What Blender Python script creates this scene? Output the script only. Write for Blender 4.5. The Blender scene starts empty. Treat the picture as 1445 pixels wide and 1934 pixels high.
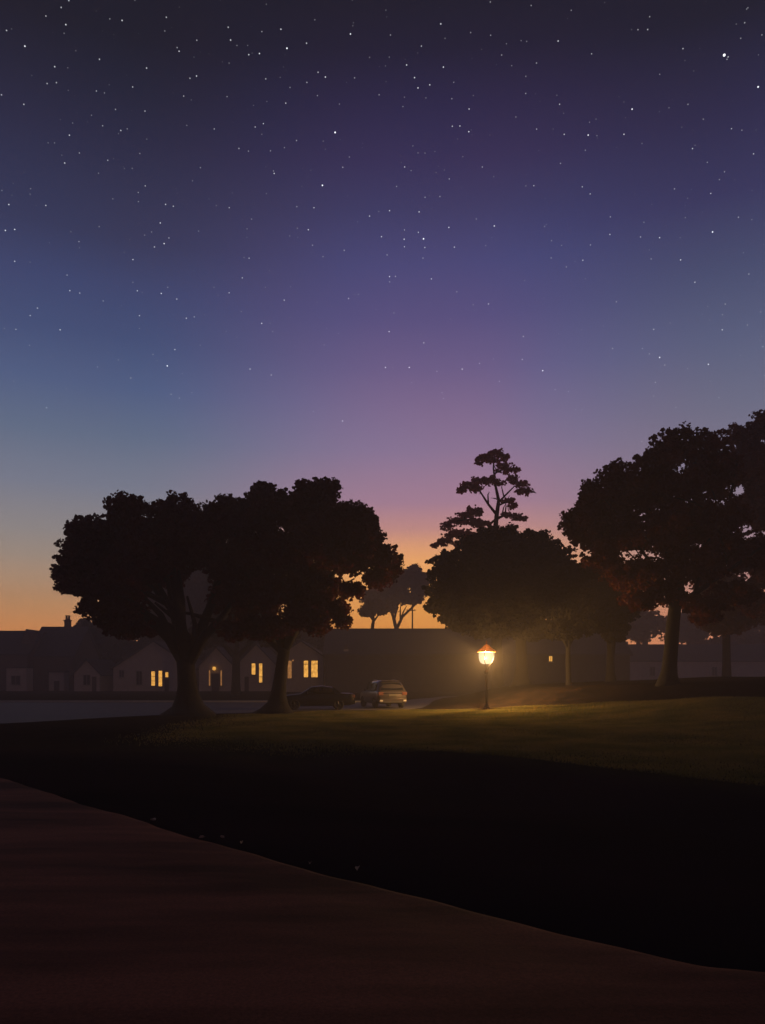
import bpy, math, random
import numpy as np
from mathutils import Vector

random.seed(11)
rng = np.random.default_rng(11)
S = bpy.context.scene
COL = S.collection
R = math.radians
CAMZ = 2.0
F = 1445.0
HZ = 1278.0
DENS = 0.0031


def P(px, py, Y):
    """A point seen at photo pixel (px, py), standing Y metres ahead."""
    return ((px - 722.5) / F * Y, Y, CAMZ - (py - HZ) / F * Y)


def lin(c):
    return tuple(((v / 255) / 12.92 if v / 255 <= 0.04045 else ((v / 255 + 0.055) / 1.055) ** 2.4) for v in c)


def sm(a, b, x):
    t = np.clip((np.asarray(x, float) - a) / (b - a), 0, 1)
    return t * t * (3 - 2 * t)


# ------------------------------------------------------------------ objects
def tag(o, label=None, cat=None, group=None, kind=None):
    if label: o['label'] = label
    if cat: o['category'] = cat
    if group: o['group'] = group
    if kind: o['kind'] = kind
    return o


def empty(name, loc=(0, 0, 0), rz=0.0):
    o = bpy.data.objects.new(name, None)
    o.location = loc
    o.rotation_euler = (0, 0, rz)
    o.empty_display_size = 0.3
    COL.objects.link(o)
    return o


def link(name, me, material, parent=None, smooth=True):
    o = bpy.data.objects.new(name, me)
    COL.objects.link(o)
    if material is not None:
        me.materials.append(material)
    if parent is not None:
        o.parent = parent
    if smooth and len(me.polygons):
        me.polygons.foreach_set('use_smooth', np.ones(len(me.polygons), bool))
    me.update()
    return o


def np_mesh(name, V, loops, sizes):
    V = np.asarray(V, np.float32)
    loops = np.asarray(loops, np.int32).ravel()
    sizes = np.asarray(sizes, np.int32)
    me = bpy.data.meshes.new(name)
    me.vertices.add(len(V))
    me.vertices.foreach_set('co', V.ravel())
    me.loops.add(len(loops))
    me.loops.foreach_set('vertex_index', loops)
    me.polygons.add(len(sizes))
    st = np.concatenate([[0], np.cumsum(sizes)[:-1]]).astype(np.int32)
    me.polygons.foreach_set('loop_start', st)
    me.update(calc_edges=True)
    me.validate()
    return me


class MB:
    """collects simple shapes, then links them as one mesh object"""

    def __init__(self):
        self.v = []
        self.f = []

    def add(self, vs, fs):
        n = len(self.v)
        self.v += [tuple(map(float, p)) for p in vs]
        self.f += [tuple(i + n for i in f) for f in fs]
        return self

    def box(self, x0, x1, y0, y1, z0, z1):
        return self.add([(x0, y0, z0), (x1, y0, z0), (x1, y1, z0), (x0, y1, z0),
                         (x0, y0, z1), (x1, y0, z1), (x1, y1, z1), (x0, y1, z1)],
                        [(3, 2, 1, 0), (4, 5, 6, 7), (0, 1, 5, 4), (1, 2, 6, 5), (2, 3, 7, 6), (3, 0, 4, 7)])

    def prism(self, poly, a0, a1, axis='y'):
        """poly of 2D points, extruded along an axis"""
        n = len(poly)
        def p(q, a):
            return {'y': (q[0], a, q[1]), 'x': (a, q[0], q[1]), 'z': (q[0], q[1], a)}[axis]
        vs = [p(q, a0) for q in poly] + [p(q, a1) for q in poly]
        fs = [tuple(range(n)), tuple(range(2 * n - 1, n - 1, -1))]
        fs += [(i, i + n, (i + 1) % n + n, (i + 1) % n) for i in range(n)]
        return self.add(vs, fs)

    def lathe(self, prof, n=20, c=(0, 0, 0)):
        vs, fs = [], []
        for r, z in prof:
            for k in range(n):
                a = 2 * math.pi * k / n
                vs.append((c[0] + r * math.cos(a), c[1] + r * math.sin(a), c[2] + z))
        for i in range(len(prof) - 1):
            for k in range(n):
                k2 = (k + 1) % n
                fs.append((i * n + k, i * n + k2, (i + 1) * n + k2, (i + 1) * n + k))
        fs.append(tuple(range(n - 1, -1, -1)))
        fs.append(tuple((len(prof) - 1) * n + k for k in range(n)))
        return self.add(vs, fs)

    def tube(self, pts, rad, n=8, lob=None):
        pts = [Vector(p) for p in pts]
        vs, fs = [], []
        u = None
        for i, p in enumerate(pts):
            t = (pts[min(i + 1, len(pts) - 1)] - pts[max(i - 1, 0)]).normalized()
            if u is None:
                u = t.cross(Vector((0, 1, 0)) if abs(t.y) < 0.9 else Vector((1, 0, 0))).normalized()
            u = (u - t * u.dot(t)).normalized()
            w = t.cross(u)
            for k in range(n):
                a = 2 * math.pi * k / n
                r = rad[i]
                if lob is not None:
                    r *= 1 + lob[i] * (0.6 * math.sin(5 * a + 1.3) + 0.4 * math.sin(3 * a + 0.4))
                q = p + (u * math.cos(a) + w * math.sin(a)) * r
                vs.append(q)
        for i in range(len(pts) - 1):
            for k in range(n):
                k2 = (k + 1) % n
                fs.append((i * n + k, i * n + k2, (i + 1) * n + k2, (i + 1) * n + k))
        fs.append(tuple(range(n - 1, -1, -1)))
        fs.append(tuple((len(pts) - 1) * n + k for k in range(n)))
        return self.add(vs, fs)

    def build(self, name, material, parent=None, smooth=False, bevel=0.0):
        me = bpy.data.meshes.new(name)
        me.from_pydata(self.v, [], self.f)
        me.validate()
        import bmesh
        bm = bmesh.new()
        bm.from_mesh(me)
        bmesh.ops.recalc_face_normals(bm, faces=bm.faces)
        bm.to_mesh(me)
        bm.free()
        o = link(name, me, material, parent, smooth)
        if bevel:
            m = o.modifiers.new('bevel', 'BEVEL')
            m.width = bevel
            m.segments = 2
            m.limit_method = 'ANGLE'
        return o


# ---------------------------------------------------------------- materials
def nodes_of(name):
    m = bpy.data.materials.new(name)
    m.use_nodes = True
    nt = m.node_tree
    return m, nt, nt.nodes['Principled BSDF']


def mat(name, c, rough=0.8, var=0.35, scale=6.0, metal=0.0, bump=0.0, spec=0.5, c2=None, coat=0.0, stretch=None):
    m, nt, b = nodes_of(name)
    N, L = nt.nodes, nt.links
    tc = N.new('ShaderNodeTexCoord')
    src = tc.outputs['Object']
    if stretch:
        mp = N.new('ShaderNodeMapping')
        mp.inputs['Scale'].default_value = stretch
        L.new(src, mp.inputs[0])
        src = mp.outputs[0]
    n = N.new('ShaderNodeTexNoise')
    n.inputs['Scale'].default_value = scale
    n.inputs['Detail'].default_value = 6
    n.inputs['Roughness'].default_value = 0.65
    L.new(src, n.inputs['Vector'])
    r = N.new('ShaderNodeValToRGB')
    r.color_ramp.elements[0].position = 0.3
    r.color_ramp.elements[1].position = 0.7
    a = tuple(v * (1 - var) for v in c)
    z = tuple(min(v * (1 + var), 1) for v in (c2 or c))
    r.color_ramp.elements[0].color = (*a, 1)
    r.color_ramp.elements[1].color = (*z, 1)
    L.new(n.outputs['Fac'], r.inputs[0])
    L.new(r.outputs[0], b.inputs['Base Color'])
    b.inputs['Roughness'].default_value = rough
    b.inputs['Metallic'].default_value = metal
    b.inputs['Specular IOR Level'].default_value = spec
    b.inputs['Coat Weight'].default_value = coat
    if bump:
        bp = N.new('ShaderNodeBump')
        bp.inputs['Strength'].default_value = bump
        bp.inputs['Distance'].default_value = 0.05
        L.new(n.outputs['Fac'], bp.inputs['Height'])
        L.new(bp.outputs[0], b.inputs['Normal'])
    return m


def leaf_mat(name, c, c2, trans=0.35):
    m, nt, b = nodes_of(name)
    N, L = nt.nodes, nt.links
    g = N.new('ShaderNodeTexCoord')
    n = N.new('ShaderNodeTexNoise')
    n.inputs['Scale'].default_value = 0.55
    n.inputs['Detail'].default_value = 5
    L.new(g.outputs['Object'], n.inputs['Vector'])
    r = N.new('ShaderNodeValToRGB')
    r.color_ramp.elements[0].position = 0.35
    r.color_ramp.elements[1].position = 0.65
    r.color_ramp.elements[0].color = (*c, 1)
    r.color_ramp.elements[1].color = (*c2, 1)
    L.new(n.outputs['Fac'], r.inputs[0])
    L.new(r.outputs[0], b.inputs['Base Color'])
    b.inputs['Roughness'].default_value = 0.75
    b.inputs['Specular IOR Level'].default_value = 0.15
    t = N.new('ShaderNodeBsdfTranslucent')
    L.new(r.outputs[0], t.inputs[0])
    mx = N.new('ShaderNodeMixShader')
    mx.inputs[0].default_value = trans
    L.new(b.outputs[0], mx.inputs[1])
    L.new(t.outputs[0], mx.inputs[2])
    L.new(mx.outputs[0], N['Material Output'].inputs['Surface'])
    return m


def lit_mat(name, c, strength, var=0.35, scale=2.5):
    """a lit window: the curtain and lamp behind it make it uneven"""
    m, nt, b = nodes_of(name)
    N, L = nt.nodes, nt.links
    b.inputs['Base Color'].default_value = (0.25, 0.18, 0.1, 1)
    b.inputs['Roughness'].default_value = 0.3
    tc = N.new('ShaderNodeTexCoord')
    n = N.new('ShaderNodeTexNoise')
    n.inputs['Scale'].default_value = scale
    n.inputs['Detail'].default_value = 2
    L.new(tc.outputs['Object'], n.inputs['Vector'])
    mr = N.new('ShaderNodeMapRange')
    mr.inputs[1].default_value = 0.3
    mr.inputs[2].default_value = 0.7
    mr.inputs[3].default_value = strength * (1 - var)
    mr.inputs[4].default_value = strength * (1 + var)
    L.new(n.outputs['Fac'], mr.inputs[0])
    b.inputs['Emission Color'].default_value = (*c, 1)
    L.new(mr.outputs[0], b.inputs['Emission Strength'])
    m.cycles.emission_sampling = 'NONE'
    return m


M = {}
def path_mat():
    m, nt, b = nodes_of('path_surface')
    N, L = nt.nodes, nt.links
    tc = N.new('ShaderNodeTexCoord')
    def noise(rot, st, sc, det, rough=.6):
        mp = N.new('ShaderNodeMapping'); mp.inputs['Rotation'].default_value = (0, 0, rot); mp.inputs['Scale'].default_value = st
        L.new(tc.outputs['Object'], mp.inputs[0])
        n = N.new('ShaderNodeTexNoise'); n.inputs['Scale'].default_value = sc; n.inputs['Detail'].default_value = det; n.inputs['Roughness'].default_value = rough
        L.new(mp.outputs[0], n.inputs['Vector']); return n.outputs['Fac']
    wear = noise(R(48), (.22, 1.25, 1), .9, 3)          # long worn streaks running with the path
    grit = noise(0, (1, 1, 1), 38, 8, .75)
    def ramp(f, p, c1, c2):
        r = N.new('ShaderNodeValToRGB'); r.color_ramp.elements[0].position, r.color_ramp.elements[1].position = p
        r.color_ramp.elements[0].color = (*c1, 1); r.color_ramp.elements[1].color = (*c2, 1); L.new(f, r.inputs[0]); return r.outputs[0]
    x = N.new('ShaderNodeMix'); x.data_type = 'RGBA'; x.blend_type = 'MULTIPLY'; x.inputs[0].default_value = 1
    L.new(ramp(wear, (.36, .64), (.075, .025, .014), (.30, .112, .062)), x.inputs[6])
    L.new(ramp(grit, (.35, .7), (.6, .6, .6), (1.25, 1.2, 1.15)), x.inputs[7])
    L.new(x.outputs[2], b.inputs['Base Color'])
    b.inputs['Roughness'].default_value = .85; b.inputs['Specular IOR Level'].default_value = .15
    bp = N.new('ShaderNodeBump'); bp.inputs['Strength'].default_value = .6; bp.inputs['Distance'].default_value = .02
    L.new(grit, bp.inputs['Height']); L.new(bp.outputs[0], b.inputs['Normal'])
    return m


M['path'] = path_mat()
M['road'] = mat('asphalt', (0.055, 0.053, 0.055), 0.7, 0.3, 1.5, bump=0.2)
M['kerb'] = mat('kerb_concrete', (0.22, 0.21, 0.20), 0.85, 0.2, 3)
M['pave'] = mat('pavement', (0.11, 0.105, 0.10), 0.85, 0.25, 2)
M['blade'] = leaf_mat('grass_blade', (0.12, 0.13, 0.036), (0.25, 0.21, 0.065), 0.45)
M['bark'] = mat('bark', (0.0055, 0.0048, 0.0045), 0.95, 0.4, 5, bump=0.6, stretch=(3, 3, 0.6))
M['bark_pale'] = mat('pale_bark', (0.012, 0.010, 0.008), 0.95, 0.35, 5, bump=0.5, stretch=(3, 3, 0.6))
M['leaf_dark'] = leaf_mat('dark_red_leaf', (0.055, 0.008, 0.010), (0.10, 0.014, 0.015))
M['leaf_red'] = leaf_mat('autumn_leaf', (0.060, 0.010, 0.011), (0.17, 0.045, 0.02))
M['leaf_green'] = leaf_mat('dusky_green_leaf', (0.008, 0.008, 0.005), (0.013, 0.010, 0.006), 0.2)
M['leaf_pine'] = leaf_mat('russet_leaf', (0.48, 0.145, 0.15), (0.54, 0.17, 0.17), 0.6)
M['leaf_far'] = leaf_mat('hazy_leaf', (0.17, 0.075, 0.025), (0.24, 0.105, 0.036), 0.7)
M['render'] = mat('rendered_wall', (0.42, 0.35, 0.30), 0.9, 0.12, 1.2, bump=0.1)
M['brick'] = mat('dark_brick', (0.10, 0.065, 0.055), 0.9, 0.3, 4, bump=0.2)
M['hall'] = mat('hall_wall', (0.055, 0.041, 0.031), 0.9, 0.25, 1.5, bump=0.15)
M['roof'] = mat('slate_roof', (0.045, 0.042, 0.048), 0.8, 0.3, 3, bump=0.3)
M['trim'] = mat('painted_trim', (0.30, 0.26, 0.22), 0.6, 0.15, 5)
M['door'] = mat('dark_door', (0.06, 0.04, 0.03), 0.5, 0.2, 4)
M['pot'] = mat('clay_pot', (0.20, 0.11, 0.07), 0.85, 0.25, 6)
M['iron'] = mat('black_iron', (0.006, 0.006, 0.0065), 0.6, 0.3, 12, spec=.15)
M['copper'] = mat('copper_cap', (0.60, 0.22, 0.07), 0.45, 0.25, 6, metal=0.6)
M['silver'] = mat('silver_paint', (0.10, 0.088, 0.085), 0.32, 0.05, 3, metal=0.55, coat=0.6)
M['blackpaint'] = mat('dark_paint', (0.006, 0.006, 0.007), 0.35, 0.1, 3, spec=.3)
M['tyre'] = mat('tyre_rubber', (0.018, 0.018, 0.018), 0.9, 0.2, 20)
M['rim'] = mat('alloy', (0.04, 0.04, 0.042), 0.35, 0.1, 10, metal=0.8)
M['glass'] = mat('tinted_glass', (0.012, 0.013, 0.016), 0.08, 0.1, 2)
M['red'] = mat('tail_lens', (0.17, 0.075, 0.06), 0.15, 0.15, 8, coat=0.8)
M['clear'] = mat('clear_lens', (0.6, 0.58, 0.55), 0.1, 0.1, 8, coat=0.8)
M['plastic'] = mat('grey_plastic', (0.05, 0.05, 0.05), 0.6, 0.15, 10)
M['plate'] = mat('number_plate', (0.12, 0.115, 0.10), 0.5, 0.08, 10)
M['wood'] = mat('weathered_wood', (0.06, 0.045, 0.035), 0.9, 0.3, 6)
M['fleaf'] = mat('dry_leaf', (0.42, 0.32, 0.22), 0.7, 0.3, 30)
M['lit'] = lit_mat('lit_window', (1.0, 0.47, 0.085), 1.0)
M['lit_dim'] = lit_mat('dim_lit_window', (1.0, 0.42, 0.12), 0.33)
M['unlit'] = mat('dark_window', (0.02, 0.02, 0.024), 0.35, 0.1, 2, spec=0.25)

# -------------------------------------------------------------------- terrain
EDGE = np.array([(-60, 52), (-30, 34), (-14, 21.2), (-7.5, 15.05), (-4.77, 12.04), (-3.6, 10.9), (-2.47, 9.57), (-0.66, 7.77), (0.59, 6.69),
                 (1.69, 5.70), (2.21, 5.25), (2.57, 5.14), (3.4, 5.0), (6, 4.7), (14, 4.2), (40, 3.2), (90, 1)], float)
CREST = np.array([(-60, 41), (-30, 33), (-12, 27), (-0.35, 22.75), (3.65, 19.0), (7.3, 14.7), (14, 7.5), (30, -4), (90, -40)], float)


def sdist(poly, x, y):
    """signed distance to a polyline running left to right; positive = beyond it"""
    x = np.asarray(x, float); y = np.asarray(y, float)
    best = np.full(x.shape, 1e9); sg = np.ones(x.shape)
    for a, b in zip(poly[:-1], poly[1:]):
        d = b - a
        t = np.clip(((x - a[0]) * d[0] + (y - a[1]) * d[1]) / (d @ d), 0, 1)
        qx, qy = x - (a[0] + t * d[0]), y - (a[1] + t * d[1])
        dd = np.hypot(qx, qy)
        s = np.sign(d[0] * qy - d[1] * qx)
        k = dd < best
        best = np.where(k, dd, best); sg = np.where(k, s, sg)
    return best * sg


def foot_y(x):
    return np.interp(x, [-60, -16, -11.4, -4.8, -0.7, 1.6, 4, 6.3, 9, 12, 15, 18, 24, 40], [24, 32.1, 39, 43.1, 45, 45.9, 46.2, 46, 44.6, 41, 37, 34, 31, 27])


def height(x, y):
    x = np.asarray(x, float); y = np.asarray(y, float)
    pe = sdist(EDGE, x, y)
    cr = sdist(CREST, x, y)
    h = -0.50 * (0.2 + 0.8 * sm(-7, 1.5, x)) * sm(0, 7.5, pe) * (1 - sm(-3.6, 0.1, cr))
    h = np.where(pe < 0, -0.12 * sm(0, -0.4, pe), h)
    fy = foot_y(x)
    zf = 1.12 * sm(4, 19, x) + 0.012 * np.clip(x - 19, 0, 30)
    zt = 1.45 * sm(3.0, 11, x) + 0.038 * np.clip(x - 11, 0, 14)
    up = zf * np.clip((y - 15) / (fy - 15), 0, 1) ** 1.3 + (zt - zf) * sm(0, 1, (y - fy) / 4.6)
    h = h + np.where(y > 15, up, 0) * (1 - sm(57, 74, y))
    # soft unevenness of turf
    h = h + 0.035 * np.sin(0.5 * x + 0.3 * y) * np.sin(0.37 * y - 0.21 * x + 1) * sm(0.5, 4, pe) * (1 - sm(3, -3, foot_y(x) - y) * (x < 3))
    return h


def hz(x, y):
    return float(height(np.array([x]), np.array([y]))[0])


def grid_mesh(name, xs, ys, fz):
    X, Y = np.meshgrid(xs, ys)
    Z = fz(X, Y)
    V = np.stack([X, Y, Z], -1).reshape(-1, 3)
    nx, ny = len(xs), len(ys)
    i = (np.arange(ny - 1)[:, None] * nx + np.arange(nx - 1)[None, :]).ravel()
    L = np.stack([i, i + 1, i + nx + 1, i + nx], -1)
    return np_mesh(name, V, L, np.full(len(L), 4)), X, Y


xs = np.concatenate([np.linspace(-180, -40, 30)[:-1], np.linspace(-40, 40, 240)[:-1], np.linspace(40, 180, 30)])
ys = np.concatenate([np.linspace(-40, 0, 14)[:-1], np.linspace(0, 64, 220)[:-1], np.linspace(64, 215, 50)])
gme, GX, GY = grid_mesh('ground', xs, ys, height)
# bare earth and leaf litter under the right hand trees, painted shade on the left
soil_shade = sm(-0.25, 0.5, GY - foot_y(GX)) * sm(1.0, 3.5, GX)
soil_shade = np.maximum(soil_shade, sm(44, 47, GY))
soil_shade = np.maximum(soil_shade, (1 - sm(-9.5, -3.5, GX)) * sm(20, 26, GY))  # left lawn: shade around the two big trees, put into the ground colour
low = (1 - sm(-1.5 - 5 * sm(1, -4, GX), 0.2, sdist(CREST, GX, GY)))  # ground below the crest: its lack of lamplight is put into the colour
a = gme.attributes.new('soil_shade', 'FLOAT', 'POINT'); a.data.foreach_set('value', soil_shade.ravel().astype(np.float32))
a = gme.attributes.new('shaded_turf', 'FLOAT', 'POINT'); a.data.foreach_set('value', low.ravel().astype(np.float32))


def ground_mat():
    m, nt, b = nodes_of('turf_soil_and_shade')
    N, L = nt.nodes, nt.links
    tc = N.new('ShaderNodeTexCoord')
    def noise(sc, det=6, st=None):
        n = N.new('ShaderNodeTexNoise'); n.inputs['Scale'].default_value = sc; n.inputs['Detail'].default_value = det
        if st:
            mp = N.new('ShaderNodeMapping'); mp.inputs['Scale'].default_value = st
            L.new(tc.outputs['Object'], mp.inputs[0]); L.new(mp.outputs[0], n.inputs['Vector'])
        else:
            L.new(tc.outputs['Object'], n.inputs['Vector'])
        return n
    def ramp(n, c1, c2, p=(0.35, 0.65)):
        r = N.new('ShaderNodeValToRGB')
        r.color_ramp.elements[0].position, r.color_ramp.elements[1].position = p
        r.color_ramp.elements[0].color = (*c1, 1); r.color_ramp.elements[1].color = (*c2, 1)
        L.new(n.outputs['Fac'], r.inputs[0]); return r
    def mix(f, a_, b_):
        x = N.new('ShaderNodeMix'); x.data_type = 'RGBA'
        L.new(f, x.inputs[0]); L.new(a_, x.inputs[6]); L.new(b_, x.inputs[7]); return x.outputs[2]
    turf = ramp(noise(0.8), (0.045, 0.045, 0.016), (0.075, 0.062, 0.022))
    rough = ramp(noise(0.18, 4, (0.4, 1, 1)), (0.014, 0.013, 0.012), (0.036, 0.022, 0.021))  # dark reddish grass, darkened further for the shade below the crest
    dirt_shade = ramp(noise(1.5), (0.008, 0.007, 0.006), (0.017, 0.013, 0.010))
    def attr(n):
        x = N.new('ShaderNodeAttribute'); x.attribute_name = n; return x.outputs['Fac']
    c = mix(attr('shaded_turf'), turf.outputs[0], rough.outputs[0])
    c = mix(attr('soil_shade'), c, dirt_shade.outputs[0])
    L.new(c, b.inputs['Base Color'])
    b.inputs['Roughness'].default_value = 1.0
    b.inputs['Specular IOR Level'].default_value = 0.0
    bn = noise(7, 8)
    bp = N.new('ShaderNodeBump'); bp.inputs['Strength'].default_value = 0.35; bp.inputs['Distance'].default_value = 0.03
    L.new(bn.outputs['Fac'], bp.inputs['Height']); L.new(bp.outputs[0], b.inputs['Normal'])
    return m


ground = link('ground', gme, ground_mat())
tag(ground, 'dark lawn and bare earth rolling under the trees, shade put into its colour', 'ground', kind='structure')

# path: a strip with a worn, slightly irregular edge, running past the camera
t = np.linspace(0, len(EDGE) - 1, 900)
ex = np.interp(t, np.arange(len(EDGE)), EDGE[:, 0]); ey = np.interp(t, np.arange(len(EDGE)), EDGE[:, 1])
k = np.ones(21) / 21
exs = np.convolve(np.pad(ex, 10, 'edge'), k, 'valid'); eys = np.convolve(np.pad(ey, 10, 'edge'), k, 'valid')
arc = np.concatenate([[0], np.cumsum(np.hypot(np.diff(exs), np.diff(eys)))])
tx, ty = np.gradient(exs), np.gradient(eys); tl = np.hypot(tx, ty); nx_, ny_ = -ty / tl, tx / tl
wob = 0.022 * np.sin(arc * 0.9) + 0.015 * np.sin(arc * 2.3 + 1) + 0.008 * np.sin(arc * 7.3)
exs = exs + nx_ * wob; eys = eys + ny_ * wob
rows = [0.10, 0.03, 0.0, -0.08, -0.25, -0.5, -0.8, -1.2, -1.7, -2.3, -3, -3.8, -4.8, -6, -8, -11, -15, -20]
zs = [-0.20, -0.02, 0.005, 0.02, 0.025, 0.025, 0.03, 0.03, 0.03, 0.02, 0.02, 0.02, 0.02, 0.02, 0.02, 0.02, 0.02, 0.02]
V = []
for d, z in zip(rows, zs):
    X_ = exs + nx_ * d; Y_ = eys + ny_ * d
    # fan the far rows straight back so they never fold over
    if d < -3:
        X_ = exs - nx_ * 3 + 0.25 * (d + 3); Y_ = eys - ny_ * 3 + (d + 3)
    u = 0.018 * np.sin(arc * 0.55 + d * 3.1) * np.sin(d * 4.2 + 0.4 * np.sin(arc * 0.3)) * (d < -0.2)
    V.append(np.stack([X_, Y_, z + u], -1))
V = np.concatenate(V); n = len(exs)
i = (np.arange(len(rows) - 1)[:, None] * n + np.arange(n - 1)[None, :]).ravel()
L_ = np.stack([i, i + n, i + n + 1, i + 1], -1)
path = link('path', np_mesh('path', V, L_, np.full(len(L_), 4)), M['path'])
tag(path, 'reddish brown path crossing the foreground', 'path', kind='structure')


def poly_sheet(name, near, far, material, dz, label):
    """strip between two polylines given as functions of x"""
    xs_ = np.concatenate([np.linspace(-120, -20, 60)[:-1], np.linspace(-20, 6, 60)[:-1], np.linspace(6, 120, 60)])
    rows_ = np.linspace(0, 1, 14)
    V_ = []
    for r in rows_:
        y_ = near(xs_) * (1 - r) + far(xs_) * r
        V_.append(np.stack([xs_, y_, height(xs_, y_) + dz], -1))
    V_ = np.concatenate(V_); n_ = len(xs_)
    i_ = (np.arange(len(rows_) - 1)[:, None] * n_ + np.arange(n_ - 1)[None, :]).ravel()
    L2 = np.stack([i_, i_ + 1, i_ + n_ + 1, i_ + n_], -1)
    o = link(name, np_mesh(name, V_, L2, np.full(len(L2), 4)), material)
    tag(o, label, name, kind='structure')
    return o


def road_near(x):
    return np.interp(x, [-120, -60, -16, -11.4, -4.8, -0.7, 1.6, 2.6, 4.2, 8, 14, 120], [8, 24.5, 32.4, 39.3, 43.3, 45.2, 46.1, 48.5, 62, 74.5, 77, 79])


def road_far(x):
    return np.interp(x, [-120, 0, 6, 12, 120], [59, 59, 76, 81, 84]) 


poly_sheet('road', road_near, road_far, M['road'], 0.03, 'grey asphalt road between the lawn and the houses')
kx = np.linspace(-120, 0.5, 160)
V = []
for dy, z in ((0, 0.0), (0, 0.13), (0.16, 0.13), (0.16, 0.0)):
    V.append(np.stack([kx, 59.05 + dy + 0 * kx, z + 0 * kx], -1))
V = np.concatenate(V); n = len(kx)
i = (np.arange(3)[:, None] * n + np.arange(n - 1)[None, :]).ravel()
L_ = np.stack([i, i + 1, i + n + 1, i + n], -1)
tag(link('kerb', np_mesh('kerb', V, L_, np.full(len(L_), 4)), M['kerb'], smooth=False), 'pale kerb along the far side of the road', 'kerb', kind='structure')
tag(MB().box(-120, 0.5, 59.24, 61.2, -0.05, 0.12).build('pavement', M['pave']), 'pavement behind the kerb in front of the houses', 'pavement', kind='structure')

# grass: blades on the lamp lit lawn
nb = 520000
bx = rng.uniform(-17, 27, nb * 2); by = rng.uniform(13, 47, nb * 2)
ok = (sdist(CREST, bx, by) > -0.35 - 2.2 * sm(2, -3, bx) * rng.uniform(0, 1, nb * 2)) & (rng.uniform(0, 1, nb * 2) < sm(-9.5, -2.5, bx) * sm(16, 30, by + 1.1 * bx + 8)) & (by < foot_y(bx) - 0.05 + 0.25 * np.sin(bx * 1.7)) & (np.abs(bx) < by * 0.62 + 3)
bx, by = bx[ok][:nb], by[ok][:nb]
nb = len(bx)
hgt = rng.uniform(0.045, 0.10, nb) * (0.8 + 0.4 * np.sin(bx * 0.9) * np.sin(by * 0.7 + 1))
wid = rng.uniform(0.008, 0.017, nb); an = rng.uniform(0, 2 * np.pi, nb)
lean = rng.normal(0, 0.45, (nb, 2)) * hgt[:, None]
bz = height(bx, by) - 0.005
c_, s_ = np.cos(an) * wid, np.sin(an) * wid
V = np.stack([np.stack([bx - c_, by - s_, bz], -1), np.stack([bx + c_, by + s_, bz], -1),
              np.stack([bx + lean[:, 0], by + lean[:, 1], bz + hgt], -1)], 1).reshape(-1, 3)
grass = link('grass', np_mesh('grass', V, np.arange(nb * 3), np.full(nb, 3)), M['blade'], smooth=False)
tag(grass, 'short mown grass on the lawn around the street lamp', 'grass', kind='stuff')

# ---------------------------------------------------------------------- trees
LEAF = np.array([(-1, 0), (-0.45, 0.62), (0.45, 0.6), (1, 0), (0.45, -0.6), (-0.45, -0.62)], float) * 0.5


def unit(v):
    return v / np.maximum(np.linalg.norm(v, axis=-1, keepdims=True), 1e-9)


def leaf_cloud(centres, pr, per, size):
    """rounded tufts of small leaves round each centre"""
    n = len(centres) * per
    c = np.repeat(centres, per, 0); r = np.repeat(pr, per)
    d = unit(rng.normal(size=(n, 3)))
    p = c + d * (r * rng.uniform(0.35, 1.0, n) ** 0.5)[:, None] * np.array([1, 1, 0.8])
    nrm = unit(d * 0.5 + rng.normal(size=(n, 3)) * 0.7)
    tg = unit(np.cross(nrm, rng.normal(size=(n, 3)))); bt = np.cross(nrm, tg)
    s = size * rng.uniform(0.7, 1.3, n)
    V = p[:, None, :] + (LEAF[None, :, 0, None] * tg[:, None, :] + LEAF[None, :, 1, None] * bt[:, None, :]) * s[:, None, None]
    return V.reshape(-1, 3)


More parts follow.
